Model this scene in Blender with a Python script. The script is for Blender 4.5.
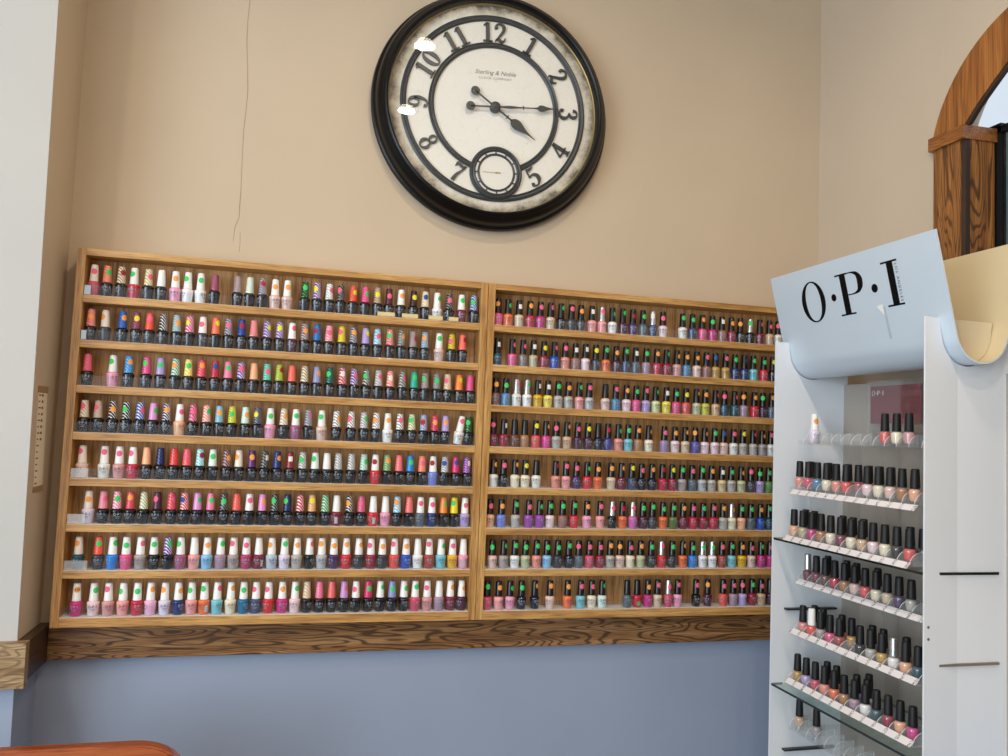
import bpy, bmesh, math, random
from mathutils import Vector, Matrix
random.seed(7)
SC = bpy.context.scene
COL = SC.collection
for o in list(bpy.data.objects):
    bpy.data.objects.remove(o, do_unlink=True)

# ------------------------------------------------------------------ camera
cam_data = bpy.data.cameras.new('camera')
cam_data.sensor_width = 36.0
cam_data.lens = 811.34 / 1008 * 36.0
cam_data.clip_start = 0.02
cam = bpy.data.objects.new('camera', cam_data)
COL.objects.link(cam)
YAW, PITCH, ROLL = 0.2507, 0.0672, 0.0395
fw = Vector((math.sin(YAW) * math.cos(PITCH), math.cos(YAW) * math.cos(PITCH), math.sin(PITCH)))
rt = Vector((math.cos(YAW), -math.sin(YAW), 0))
up = rt.cross(fw)
rt2 = rt * math.cos(ROLL) + up * math.sin(ROLL)
up2 = -rt * math.sin(ROLL) + up * math.cos(ROLL)
M3 = Matrix((rt2, up2, -fw)).transposed()
cam.matrix_world = Matrix.Translation((0.5550, -2.2425, 1.5538)) @ M3.to_4x4()
SC.camera = cam

# ------------------------------------------------------------------ world, lights, exposure
world = bpy.data.worlds.new('world')
SC.world = world
world.use_nodes = True
bg = world.node_tree.nodes['Background']
bg.inputs[0].default_value = (0.78, 0.88, 1.0, 1)
bg.inputs[1].default_value = 0.85

CEIL = 3.3
def area(name, loc, target, sx, sy, power, color):
    d = bpy.data.lights.new(name, 'AREA')
    d.shape = 'RECTANGLE'; d.size = sx; d.size_y = sy; d.energy = power; d.color = color
    o = bpy.data.objects.new(name, d)
    COL.objects.link(o)
    o.location = loc
    o.rotation_euler = (Vector(target) - Vector(loc)).to_track_quat('-Z', 'Z').to_euler()
    return o
# daylight entering by the shop front behind the camera and by the side window
area('daylight_shop_front', (-1.45, -4.85, 1.75), (0.3, 0, 1.55), 2.2, 2.4, 22, (0.88, 0.94, 1.0))
area('daylight_side_window', (-2.85, -3.25, 1.7), (1.5, -0.9, 1.6), 2.3, 2.3, 122, (0.74, 0.88, 1.0))
LAMPS = [(1.03, -1.26), (1.05, -2.03), (-0.7, -1.6), (-0.7, -3.2), (1.1, -3.3)]
for lx, ly in LAMPS:
    d = bpy.data.lights.new('downlight_bulb', 'AREA')
    d.shape = 'DISK'; d.size = 0.09; d.energy = 9.5; d.color = (1.0, 0.81, 0.62); d.spread = math.radians(170)
    o = bpy.data.objects.new('downlight_bulb', d)
    COL.objects.link(o)
    o.location = (lx, ly, CEIL - 0.03)
vs = SC.view_settings
vs.view_transform = 'Standard'
vs.look = 'None'
vs.exposure = 0.13
vs.gamma = 1.0
vs.use_curve_mapping = False

# ------------------------------------------------------------------ helpers
def lin(c):
    c = c / 255.0
    return c / 12.92 if c <= 0.04045 else ((c + 0.055) / 1.055) ** 2.4
def hx(s):
    return (lin(int(s[0:2], 16)), lin(int(s[2:4], 16)), lin(int(s[4:6], 16)), 1)

MATS = {}
def pm(name, color, rough=0.5, metal=0.0, coat=0.0, spec=0.5, coat_rough=0.05):
    if name in MATS: return MATS[name]
    m = bpy.data.materials.new(name); m.use_nodes = True
    b = m.node_tree.nodes['Principled BSDF']
    b.inputs['Base Color'].default_value = hx(color) if isinstance(color, str) else color
    b.inputs['Roughness'].default_value = rough
    b.inputs['Metallic'].default_value = metal
    b.inputs['Specular IOR Level'].default_value = spec
    b.inputs['Coat Weight'].default_value = coat
    b.inputs['Coat Roughness'].default_value = coat_rough
    MATS[name] = m
    return m

def nd(m, kind, **kw):
    n = m.node_tree.nodes.new(kind)
    for k, v in kw.items(): setattr(n, k, v)
    return n
def lk(m, a, b): m.node_tree.links.new(a, b)

def ramp(m, fac, stops, interp='LINEAR'):
    r = nd(m, 'ShaderNodeValToRGB')
    r.color_ramp.interpolation = interp
    e = r.color_ramp.elements
    while len(e) < len(stops): e.new(0.5)
    for el, (p, c) in zip(e, stops):
        el.position = p; el.color = hx(c) if isinstance(c, str) else c
    lk(m, fac, r.inputs[0])
    return r

def wood(name, light, mid, dark, grain, axis='X', rough=0.42, scale=1.0, coat=0.15, figure=0.0, fx=1.7):
    """oak: long fibres along one axis, darker pores, optional cathedral figure"""
    m = pm(name, mid, rough, coat=coat)
    b = m.node_tree.nodes['Principled BSDF']
    tc = nd(m, 'ShaderNodeTexCoord')
    mp = nd(m, 'ShaderNodeMapping')
    s = {'X': (3, 60, 60), 'Z': (60, 60, 3), 'Y': (60, 3, 60)}[axis]
    mp.inputs['Scale'].default_value = tuple(k * scale for k in s)
    lk(m, tc.outputs['Object'], mp.inputs['Vector'])
    n1 = nd(m, 'ShaderNodeTexNoise'); n1.inputs['Scale'].default_value = 1.0
    n1.inputs['Detail'].default_value = 4; n1.inputs['Roughness'].default_value = 0.6
    lk(m, mp.outputs[0], n1.inputs['Vector'])
    r1 = ramp(m, n1.outputs['Fac'], [(0.33, dark), (0.48, mid), (0.66, light)])
    mp2 = nd(m, 'ShaderNodeMapping')
    s2 = {'X': (14, 420, 420), 'Z': (420, 420, 14), 'Y': (420, 14, 420)}[axis]
    mp2.inputs['Scale'].default_value = tuple(k * scale for k in s2)
    lk(m, tc.outputs['Object'], mp2.inputs['Vector'])
    n2 = nd(m, 'ShaderNodeTexNoise'); n2.inputs['Scale'].default_value = 1.0; n2.inputs['Detail'].default_value = 2
    lk(m, mp2.outputs[0], n2.inputs['Vector'])
    r2 = ramp(m, n2.outputs['Fac'], [(0.36, (0, 0, 0, 1)), (0.5, (1, 1, 1, 1))])
    mix = nd(m, 'ShaderNodeMix', data_type='RGBA', blend_type='MIX')
    lk(m, r2.outputs[0], mix.inputs['Factor'])
    mix.inputs['A'].default_value = hx(grain)
    lk(m, r1.outputs[0], mix.inputs['B'])
    last = mix.outputs['Result']
    # keep most of the first layer, pores at half strength
    soft = nd(m, 'ShaderNodeMix', data_type='RGBA'); soft.inputs['Factor'].default_value = 0.55
    lk(m, r1.outputs[0], soft.inputs['A']); lk(m, last, soft.inputs['B'])
    last = soft.outputs['Result']
    if figure:
        mp3 = nd(m, 'ShaderNodeMapping')
        s3 = {'X': (fx, 20, 20), 'Z': (20, 20, fx), 'Y': (20, fx, 20)}[axis]
        mp3.inputs['Scale'].default_value = tuple(k * scale for k in s3)
        lk(m, tc.outputs['Object'], mp3.inputs['Vector'])
        n3 = nd(m, 'ShaderNodeTexNoise'); n3.inputs['Scale'].default_value = 1.0; n3.inputs['Detail'].default_value = 1.5
        n3.inputs['Distortion'].default_value = 0.12
        lk(m, mp3.outputs[0], n3.inputs['Vector'])
        mul = nd(m, 'ShaderNodeMath', operation='MULTIPLY'); mul.inputs[1].default_value = 130
        lk(m, n3.outputs['Fac'], mul.inputs[0])
        sn = nd(m, 'ShaderNodeMath', operation='SINE'); lk(m, mul.outputs[0], sn.inputs[0])
        ad = nd(m, 'ShaderNodeMath', operation='MULTIPLY_ADD'); ad.inputs[1].default_value = 0.5; ad.inputs[2].default_value = 0.5
        lk(m, sn.outputs[0], ad.inputs[0])
        r3 = ramp(m, ad.outputs[0], [(0.05, (1, 1, 1, 1)), (0.42, (0, 0, 0, 1))])
        fm = nd(m, 'ShaderNodeMath', operation='MULTIPLY'); fm.inputs[1].default_value = figure
        lk(m, r3.outputs[0], fm.inputs[0])
        mx = nd(m, 'ShaderNodeMix', data_type='RGBA')
        lk(m, fm.outputs[0], mx.inputs['Factor']); lk(m, last, mx.inputs['A']); mx.inputs['B'].default_value = hx(grain)
        last = mx.outputs['Result']
    lk(m, last, b.inputs['Base Color'])
    bp = nd(m, 'ShaderNodeBump'); bp.inputs['Strength'].default_value = 0.12; bp.inputs['Distance'].default_value = 0.002
    lk(m, n2.outputs['Fac'], bp.inputs['Height']); lk(m, bp.outputs[0], b.inputs['Normal'])
    return m

def clear(name, tint=(1, 1, 1, 1), gloss=0.10, rough=0.05, white=0.0, mirror=0.8):
    """clear plastic or glass: mostly see-through, with a mirror part growing at grazing angles"""
    if name in MATS: return MATS[name]
    m = bpy.data.materials.new(name); m.use_nodes = True
    nt = m.node_tree; nt.nodes.clear()
    out = nd(m, 'ShaderNodeOutputMaterial')
    tr = nd(m, 'ShaderNodeBsdfTransparent'); tr.inputs[0].default_value = tint
    gl = nd(m, 'ShaderNodeBsdfGlossy'); gl.inputs[0].default_value = (1, 1, 1, 1); gl.inputs['Roughness'].default_value = rough
    fr = nd(m, 'ShaderNodeFresnel'); fr.inputs[0].default_value = 1.45
    mad = nd(m, 'ShaderNodeMath', operation='MULTIPLY_ADD', use_clamp=True)
    mad.inputs[1].default_value = mirror; mad.inputs[2].default_value = gloss
    lk(m, fr.outputs[0], mad.inputs[0])
    ge = nd(m, 'ShaderNodeNewGeometry')                      # only the outer skin mirrors, not the inside of the sheet
    inv = nd(m, 'ShaderNodeMath', operation='SUBTRACT'); inv.inputs[0].default_value = 1.0
    lk(m, ge.outputs['Backfacing'], inv.inputs[1])
    fac = nd(m, 'ShaderNodeMath', operation='MULTIPLY'); lk(m, mad.outputs[0], fac.inputs[0]); lk(m, inv.outputs[0], fac.inputs[1])
    mix = nd(m, 'ShaderNodeMixShader')
    lk(m, fac.outputs[0], mix.inputs[0]); lk(m, tr.outputs[0], mix.inputs[1]); lk(m, gl.outputs[0], mix.inputs[2])
    last = mix
    if white > 0:
        df = nd(m, 'ShaderNodeBsdfDiffuse'); df.inputs[0].default_value = (0.85, 0.88, 0.9, 1)
        m2 = nd(m, 'ShaderNodeMixShader'); m2.inputs[0].default_value = white
        lk(m, last.outputs[0], m2.inputs[1]); lk(m, df.outputs[0], m2.inputs[2]); last = m2
    lk(m, last.outputs[0], out.inputs[0])
    MATS[name] = m
    return m

# ---- mesh building
def box(bm, x0, x1, y0, y1, z0, z1, mi=0, bev=0.0):
    vs_ = [bm.verts.new(p) for p in ((x0, y0, z0), (x1, y0, z0), (x1, y1, z0), (x0, y1, z0),
                                     (x0, y0, z1), (x1, y0, z1), (x1, y1, z1), (x0, y1, z1))]
    fs = []
    for q in ((0, 3, 2, 1), (4, 5, 6, 7), (0, 1, 5, 4), (1, 2, 6, 5), (2, 3, 7, 6), (3, 0, 4, 7)):
        f = bm.faces.new([vs_[i] for i in q]); f.material_index = mi; fs.append(f)
    if bev > 0:
        es = list({e for f in fs for e in f.edges})
        bmesh.ops.bevel(bm, geom=es, offset=bev, segments=2, affect='EDGES', profile=0.6)
    return fs

def prism(bm, outline, a, b, plane='XZ', mi=0, mi_side=None, holes=()):
    """extrude a 2D outline between a and b on the third axis"""
    def P(u, v, w):
        return {'XZ': (u, w, v), 'YZ': (w, u, v), 'XY': (u, v, w)}[plane]
    mi_side = mi if mi_side is None else mi_side
    n = len(outline)
    A = [bm.verts.new(P(u, v, a)) for u, v in outline]
    B = [bm.verts.new(P(u, v, b)) for u, v in outline]
    fs = []
    for ring in (A, B):
        if n <= 4:
            f = bm.faces.new(ring); f.material_index = mi; fs.append(f)
        else:
            es = []
            for i in range(n):
                e = bm.edges.get((ring[i], ring[(i + 1) % n])) or bm.edges.new((ring[i], ring[(i + 1) % n]))
                es.append(e)
            r = bmesh.ops.triangle_fill(bm, use_beauty=True, use_dissolve=False, edges=es)
            for g in r['geom']:
                if isinstance(g, bmesh.types.BMFace): g.material_index = mi; fs.append(g)
    for i in range(n):
        f = bm.faces.new((A[i], A[(i + 1) % n], B[(i + 1) % n], B[i])); f.material_index = mi_side; fs.append(f)
    bmesh.ops.recalc_face_normals(bm, faces=fs)
    return fs

def lathe(bm, prof, seg=24, axis='Z', c=(0, 0, 0), mi=0):
    """profile of (radius, height); closed on the axis where the radius is zero"""
    rings = []
    for r, h in prof:
        ring = []
        k = 1 if r < 1e-7 else seg
        for i in range(k):
            t = 2 * math.pi * i / seg
            x, y = r * math.cos(t), r * math.sin(t)
            p = (x, y, h) if axis == 'Z' else (x, -h, y)
            ring.append(bm.verts.new((c[0] + p[0], c[1] + p[1], c[2] + p[2])))
        rings.append(ring)
    fs = []
    for a, b in zip(rings, rings[1:]):
        for i in range(seg):
            j = (i + 1) % seg
            if len(a) == 1 and len(b) == 1: continue
            if len(a) == 1: q = (a[0], b[j], b[i])
            elif len(b) == 1: q = (a[i], a[j], b[0])
            else: q = (a[i], a[j], b[j], b[i])
            f = bm.faces.new(q); f.material_index = mi; f.smooth = True; fs.append(f)
    bmesh.ops.recalc_face_normals(bm, faces=fs)
    return fs

def mesh(name, bm, mats, smooth=None):
    me = bpy.data.meshes.new(name)
    bm.normal_update()
    bm.to_mesh(me); bm.free()
    for m in (mats if isinstance(mats, (list, tuple)) else [mats]): me.materials.append(m)
    if smooth is not None:
        for p in me.polygons: p.use_smooth = True
        me.set_sharp_from_angle(angle=math.radians(smooth))
    return me

def obj(name, bm, mats, parent=None, smooth=None, loc=None):
    me = bm if isinstance(bm, bpy.types.Mesh) else mesh(name, bm, mats, smooth)
    o = bpy.data.objects.new(name, me)
    COL.objects.link(o)
    if parent is not None: o.parent = parent
    if loc is not None: o.location = loc
    return o

def tag(o, label, cat, group=None, kind=None):
    if label: o['label'] = label
    if cat: o['category'] = cat
    if group: o['group'] = group
    if kind: o['kind'] = kind
    return o
def struct(o):
    o['kind'] = 'structure'
    return o
def empty(name, loc=(0, 0, 0)):
    o = bpy.data.objects.new(name, None)
    o.empty_display_size = 0.05
    COL.objects.link(o); o.location = loc
    return o
NB = bmesh.new

def smooth_path(pts, n=8):
    """Catmull-Rom through (x, y, w) points"""
    if len(pts) < 3: return [tuple(map(float, p)) for p in pts]
    P = [pts[0]] + list(pts) + [pts[-1]]
    out = []
    for i in range(1, len(P) - 2):
        for k in range(n):
            t = k / n
            q = []
            for a, b, c, d in zip(P[i - 1], P[i], P[i + 1], P[i + 2]):
                q.append(0.5 * (2 * b + (c - a) * t + (2 * a - 5 * b + 4 * c - d) * t * t + (3 * b - a - 3 * c + d) * t ** 3))
            out.append(tuple(q))
    out.append(tuple(map(float, pts[-1])))
    return out

def ribbon(bm, pts, put, d0, d1, n=8, smooth=True, closed=False, mi=0):
    """flat stroke with varying width; put(u, v, d) gives the 3D point at depth d"""
    pts = list(pts)
    if closed:
        path = [tuple(map(float, p)) for p in pts]
    else:
        path = smooth_path(pts, n) if smooth else [tuple(map(float, p)) for p in pts]
    N = len(path)
    rows = []
    for i in range(N):
        if closed: a, b = path[(i - 1) % N], path[(i + 1) % N]
        else: a, b = path[max(i - 1, 0)], path[min(i + 1, N - 1)]
        dx, dy = b[0] - a[0], b[1] - a[1]
        l = math.hypot(dx, dy) or 1
        nx, ny = -dy / l, dx / l
        x, y, w = path[i]; w = max(w, 0.001)
        L_, R_ = (x + nx * w / 2, y + ny * w / 2), (x - nx * w / 2, y - ny * w / 2)
        rows.append([bm.verts.new(put(*L_, d0)), bm.verts.new(put(*R_, d0)),
                     bm.verts.new(put(*L_, d1)), bm.verts.new(put(*R_, d1))])
    fs = []
    rng = range(N) if closed else range(N - 1)
    for i in rng:
        a, b = rows[i], rows[(i + 1) % N]
        for q in ((a[2], a[3], b[3], b[2]), (a[1], a[0], b[0], b[1]), (a[0], a[2], b[2], b[0]), (a[3], a[1], b[1], b[3])):
            fs.append(bm.faces.new(q))
    if not closed:
        a, b = rows[0], rows[-1]
        fs.append(bm.faces.new((a[0], a[1], a[3], a[2]))); fs.append(bm.faces.new((b[1], b[0], b[2], b[3])))
    for f in fs: f.material_index = mi
    bmesh.ops.recalc_face_normals(bm, faces=fs)
    return fs

def ellipse_stroke(cx, cy, rx, ry, wside, wtop, n=40):
    """closed stroke, thick at the sides and thin at top and bottom"""
    out = []
    for i in range(n):
        t = 2 * math.pi * i / n
        k = math.cos(t) ** 2
        out.append((cx + rx * math.cos(t), cy + ry * math.sin(t), wtop + (wside - wtop) * k))
    return out

def text_mesh(name, body, size, extrude=0.0, shear=0.0, space=1.0, align='CENTER'):
    cu = bpy.data.curves.new(name, 'FONT')
    cu.body = body; cu.size = size; cu.extrude = extrude; cu.shear = shear
    cu.space_character = space; cu.align_x = align; cu.align_y = 'CENTER'
    cu.resolution_u = 3
    t = bpy.data.objects.new(name, cu); COL.objects.link(t)
    dg = bpy.context.evaluated_depsgraph_get()
    me = bpy.data.meshes.new_from_object(t.evaluated_get(dg))
    bpy.data.objects.remove(t, do_unlink=True); bpy.data.curves.remove(cu)
    me.name = name
    me.materials.clear()
    return me
# ------------------------------------------------------------------ paint and wood
def paint(name, upper, lower=None, split=0.975):
    m = pm(name, upper, 0.62, spec=0.3)
    b = m.node_tree.nodes['Principled BSDF']
    geo = nd(m, 'ShaderNodeNewGeometry')
    nz = nd(m, 'ShaderNodeTexNoise'); nz.inputs['Scale'].default_value = 2.2; nz.inputs['Detail'].default_value = 3
    lk(m, geo.outputs['Position'], nz.inputs['Vector'])
    fine = nd(m, 'ShaderNodeTexNoise'); fine.inputs['Scale'].default_value = 260; fine.inputs['Detail'].default_value = 2
    lk(m, geo.outputs['Position'], fine.inputs['Vector'])
    rm = ramp(m, nz.outputs['Fac'], [(0.3, (0.955, 0.955, 0.955, 1)), (0.7, (1.03, 1.03, 1.03, 1))])
    mul = nd(m, 'ShaderNodeMix', data_type='RGBA', blend_type='MULTIPLY'); mul.inputs['Factor'].default_value = 1
    if lower:
        sp = nd(m, 'ShaderNodeSeparateXYZ'); lk(m, geo.outputs['Position'], sp.inputs[0])
        gt = nd(m, 'ShaderNodeMath', operation='GREATER_THAN'); gt.inputs[1].default_value = split
        lk(m, sp.outputs['Z'], gt.inputs[0])
        mx = nd(m, 'ShaderNodeMix', data_type='RGBA')
        lk(m, gt.outputs[0], mx.inputs['Factor'])
        mx.inputs['A'].default_value = hx(lower); mx.inputs['B'].default_value = hx(upper)
        lk(m, mx.outputs['Result'], mul.inputs['A'])
    else:
        mul.inputs['A'].default_value = hx(upper)
    lk(m, rm.outputs[0], mul.inputs['B'])
    lk(m, mul.outputs['Result'], b.inputs['Base Color'])
    bp = nd(m, 'ShaderNodeBump'); bp.inputs['Strength'].default_value = 0.06; bp.inputs['Distance'].default_value = 0.002
    lk(m, fine.outputs['Fac'], bp.inputs['Height']); lk(m, bp.outputs[0], b.inputs['Normal'])
    return m

PAINT_BEIGE = paint('beige_and_grey_wall_paint', 'ccb99f', '97a3b8')
PAINT_BEIGE_R = paint('cool_lit_beige_wall_paint', 'ccbba6', '97a3b8')  # same paint as the back wall, its cooler daylight put into the tint
PAINT_WHITE = paint('off_white_column_front', 'c2bfb9', '9aa6ba')  # column front, paler than the narrow return
PAINT_CEIL = paint('ceiling_paint', 'e4e0d8')
OAK_X = wood('golden_oak_lengthwise', 'd6aa68', 'c29050', 'a0713a', '6b4620', 'X')
OAK_Z = wood('golden_oak_upright', 'd6aa68', 'be8c4c', '9c6e38', '68431e', 'Z')
OAK_PLY = wood('brown_oak_ply_back', 'dcae76', 'c6955c', '9c7044', '5a3c20', 'Z', rough=0.6, coat=0)
RAIL_X = wood('dark_stained_oak_rail', 'b08558', '95693c', '7a5230', '3a2412', 'X', figure=0.85, rough=0.38, fx=2.4)
RAIL_Y = wood('shaded_oak_rail_side', '553a25', '45301d', '352416', '1e120a', 'Y', figure=0.5, rough=0.38)  # same rail oak, shade on the return put into darker tones
CASE_Z = wood('orange_oak_casing', 'b47a40', 'a0672f', '845022', '3f230e', 'Z', figure=0.8, rough=0.35, scale=0.9)
CASE_A = wood('orange_oak_arch', 'b9793c', 'a5652b', '8a5122', '5a3314', 'Z', figure=0.35, rough=0.35, scale=0.6)
CASE_Y = wood('orange_oak_block', 'b07338', '9c5f2a', '835025', '4b2a10', 'Y', figure=0.5, rough=0.35)
DARKSTRIP = pm('dark_brown_strip', '3a2c24', 0.45)
BLACKMETAL = pm('black_window_metal', '15171a', 0.4, 0.4)

XR = 2.21       # right wall face
YB = 0.08       # back wall face
XW, YS = -3.0, -5.0

# ------------------------------------------------------------------ room shell
bm = NB(); box(bm, -0.1, XR + 0.12, YB, YB + 0.12, 0, CEIL)
wb = struct(obj('wall_back', bm, PAINT_BEIGE))
# hairline crack in the plaster
bm = NB()
crack = [(0.371, 3.05, .0012), (0.374, 2.9, .0015), (0.371, 2.737, .0016), (0.3685, 2.68, .0012), (0.369, 2.621, .0018), (0.374, 2.56, .0012), (0.380, 2.479, .0018),
         (0.379, 2.43, .0012), (0.3755, 2.364, .0016), (0.3765, 2.28, .0012), (0.378, 2.194, .0016), (0.3775, 2.15, .0022), (0.378, 2.118, .0016), (0.3685, 2.09, .0014), (0.366, 2.05, .0008)]
ribbon(bm, crack, lambda u, v, d: (u, d, v), YB + 0.001, YB - 0.0004, smooth=False)
ribbon(bm, [(0.383, 2.075, .0008), (0.3842, 2.05, .0012), (0.3838, 2.02, .0006)], lambda u, v, d: (u, d, v), YB + 0.001, YB - 0.0004, smooth=False)
obj('crack', bm, pm('plaster_crack', 'a38b6c', 0.9), wb)

bm = NB(); box(bm, XW, XR + 0.12, YS, YB + 0.12, -0.1, 0)
FLOOR = pm('floor_tile', '70675e', 0.35)
t_ = nd(FLOOR, 'ShaderNodeTexBrick'); t_.offset = 0; t_.inputs['Scale'].default_value = 1.6
t_.inputs['Color1'].default_value = hx('70675e'); t_.inputs['Color2'].default_value = hx('776e65'); t_.inputs['Mortar'].default_value = hx('6d655c')
t_.inputs['Brick Width'].default_value = 0.7; t_.inputs['Row Height'].default_value = 0.7; t_.inputs['Mortar Size'].default_value = 0.008
g_ = nd(FLOOR, 'ShaderNodeNewGeometry'); lk(FLOOR, g_.outputs['Position'], t_.inputs['Vector'])
lk(FLOOR, t_.outputs['Color'], FLOOR.node_tree.nodes['Principled BSDF'].inputs['Base Color'])
struct(obj('floor', bm, FLOOR))
bm = NB(); box(bm, XW, XR + 0.12, YS, YB + 0.12, CEIL, CEIL + 0.1)
struct(obj('ceiling', bm, PAINT_CEIL))

# column on the left: narrow beige return, pale front
def yedge(z): return -0.0875 - (z - 0.76) * 0.044
bm = NB(); prism(bm, [(YB + 0.05, 0), (yedge(0) + 0.002, 0), (yedge(CEIL) + 0.002, CEIL), (YB + 0.05, CEIL)], -0.06, -0.04, 'YZ')
struct(obj('wall_left', bm, PAINT_BEIGE))
bm = NB()
prism(bm, [(YB + 0.1, 0), (yedge(0), 0), (yedge(CEIL), CEIL), (YB + 0.1, CEIL)], XW, -0.0405, 'YZ')
struct(obj('wall_front', bm, PAINT_WHITE))
bm = NB(); box(bm, XW, XR + 0.12, YS - 0.1, YS, 0, 0.5); box(bm, XW, XR + 0.12, YS - 0.1, YS, 3.0, CEIL)
box(bm, XW, -2.6, YS - 0.1, YS, 0.5, 3.0); box(bm, -0.3, XR + 0.12, YS - 0.1, YS, 0.5, 3.0)
struct(obj('wall_rear', bm, PAINT_BEIGE))
bm = NB(); box(bm, XW - 0.1, XW, YS, YB + 0.1, 0, 0.5); box(bm, XW - 0.1, XW, YS, YB + 0.1, 2.9, CEIL)
box(bm, XW - 0.1, XW, -2.0, YB + 0.1, 0.5, 2.9); box(bm, XW - 0.1, XW, YS, -4.5, 0.5, 2.9)
struct(obj('wall_side', bm, PAINT_BEIGE))

# right wall with a round-topped window opening
AY, AZ, RO, RI = -0.779, 2.304, 0.356, 0.252
SILL = 1.25
RW, WT = 0.335, 0.10     # rough opening half-width, wall thickness
bm = NB()
out = [(YB + 0.12, 0), (YB + 0.12, CEIL), (AY, CEIL)]
arc = [(AY + RW * math.cos(a), AZ + RW * math.sin(a)) for a in [math.pi / 2 - i * math.pi / 2 / 14 for i in range(15)]]
out += arc + [(AY + RW, SILL), (AY, SILL), (AY, 0)]
prism(bm, out, XR, XR + WT, 'YZ')
out2 = [(YS, 0), (YS, CEIL), (AY, CEIL)]
out2 += [(2 * AY - y, z) for y, z in arc] + [(AY - RW, SILL), (AY, SILL), (AY, 0)]
prism(bm, out2, XR, XR + WT, 'YZ')
struct(obj('wall_right', bm, PAINT_BEIGE_R))

# window: oak casing, impost blocks, jambs, dark strip, metal frame, two panes
win = struct(empty('window_1', (XR, AY, SILL)))
def wpart(name, bm, mat, smooth=None):
    o = obj(name, bm, mat, None, smooth)
    o.parent = win; o.location = (-XR, -AY, -SILL)
    return o
XC = XR - 0.014
ZI = 2.397
for s in (1, -1):
    def span(p, q):
        return sorted((AY + s * p, AY + s * q))
    bm = NB(); a, b_ = span(0.250, 0.342); box(bm, XC, XR, a, b_, SILL, 2.362, bev=0.002)
    wpart('casing', bm, CASE_Z)
    bm = NB(); a, b_ = span(0.236, 0.250); box(bm, XC + 0.004, XR + 0.004, a, b_, SILL, 2.362)
    wpart('dark_strip', bm, DARKSTRIP)  # plain dark brown strip between casing and jamb
    bm = NB(); a, b_ = span(0.234, RW); box(bm, XR + 0.004, XR + 0.079, a, b_, SILL, 2.362)
    wpart('jamb', bm, CASE_Z)
    bm = NB()
    pl = [(XC - 0.008, AY + s * 0.352), (XC - 0.008, AY + s * 0.232), (XR + 0.083, AY + s * 0.229), (XR + 0.083, AY + s * RI), (XR, AY + s * RI), (XR, AY + s * 0.352)]
    prism(bm, pl, 2.361, ZI, 'XY')
    wpart('impost_block', bm, CASE_Y)
    bm = NB(); a, b_ = span(0.218, RW); box(bm, XR + 0.083, XR + 0.10, a, b_, SILL, 2.41)
    wpart('metal_frame', bm, BLACKMETAL)
# inner edge of the arch as measured, mirrored about the middle
half = smooth_path([(AY + 0.238, ZI, 0), (AY + 0.205, 2.430, 0), (AY + 0.171, 2.458, 0), (AY + 0.106, 2.507, 0), (AY + 0.05, 2.533, 0), (AY, 2.540, 0)], 5)
half = [(y, z) for y, z, _ in half]
inner = half + [(2 * AY - y, z) for y, z in half[-2::-1]]
a0 = math.asin((ZI - AZ) / RO)
outer = [(AY + RO * math.cos(t), AZ + RO * math.sin(t)) for t in [a0 + (math.pi - 2 * a0) * i / 36 for i in range(37)]]
def inset(k): return [(AY + (y - AY) * k, ZI + (z - ZI) * k) for y, z in inner]
bm = NB(); prism(bm, inner + outer[::-1], XC, XR, 'YZ'); wpart('arch_casing', bm, CASE_A)
bm = NB(); prism(bm, inset(0.945) + inner[::-1], XC + 0.003, XR + 0.001, 'YZ'); wpart('arch_bead', bm, DARKSTRIP)
n = 30
pane = [(AY + 0.332 * math.cos(t), AZ + 0.332 * math.sin(t)) for t in [math.asin((2.393 - AZ) / 0.332) + (math.pi - 2 * math.asin((2.393 - AZ) / 0.332)) * i / n for i in range(n + 1)]]
bm = NB(); prism(bm, pane, XR + 0.088, XR + 0.094, 'YZ'); wpart('upper_pane', bm, clear('window_glass', gloss=0.02))
bm = NB(); box(bm, XR + 0.083, XR + 0.10, AY - RW, AY + RW, 2.384, 2.402); wpart('transom', bm, BLACKMETAL)
bm = NB(); box(bm, XC - 0.04, XR + 0.13, AY - RO - 0.02, AY + RO + 0.02, SILL - 0.04, SILL + 0.001, bev=0.004); wpart('sill', bm, CASE_Y)
bm = NB(); box(bm, XR + 0.088, XR + 0.094, AY - 0.22, AY + 0.22, SILL, 2.384)
wpart('lower_pane', bm, clear('tinted_window_glass', tint=(0.30, 0.36, 0.35, 1), gloss=0.03))

# chair rail
def struct_box(name, mat, *b, bev=0.002):
    bm = NB(); box(bm, *b, bev=bev)
    return struct(obj(name, bm, mat))
struct_box('trim_1', RAIL_X, -0.0145, XR, 0.055, YB, 0.938, 1.028)
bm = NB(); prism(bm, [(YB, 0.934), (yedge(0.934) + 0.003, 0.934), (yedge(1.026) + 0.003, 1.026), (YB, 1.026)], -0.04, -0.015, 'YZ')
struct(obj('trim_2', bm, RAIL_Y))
RAIL_L = wood('daylit_oak_rail', 'b89a72', 'a5865e', '8a6c47', '5b4429', 'X', figure=0.6, rough=0.45, fx=4)  # same rail oak, daylight on the front face put into lighter tones
bm = NB(); prism(bm, [(yedge(0.92) + 0.003, 0.922), (yedge(0.92) - 0.025, 0.922), (yedge(1.026) - 0.025, 1.026), (yedge(1.026) + 0.003, 1.026)], XW, -0.0145, 'YZ')
struct(obj('trim_3', bm, RAIL_L))
struct_box('baseboard_back', RAIL_X, -0.04, XR, 0.062, YB, 0, 0.10)

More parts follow.
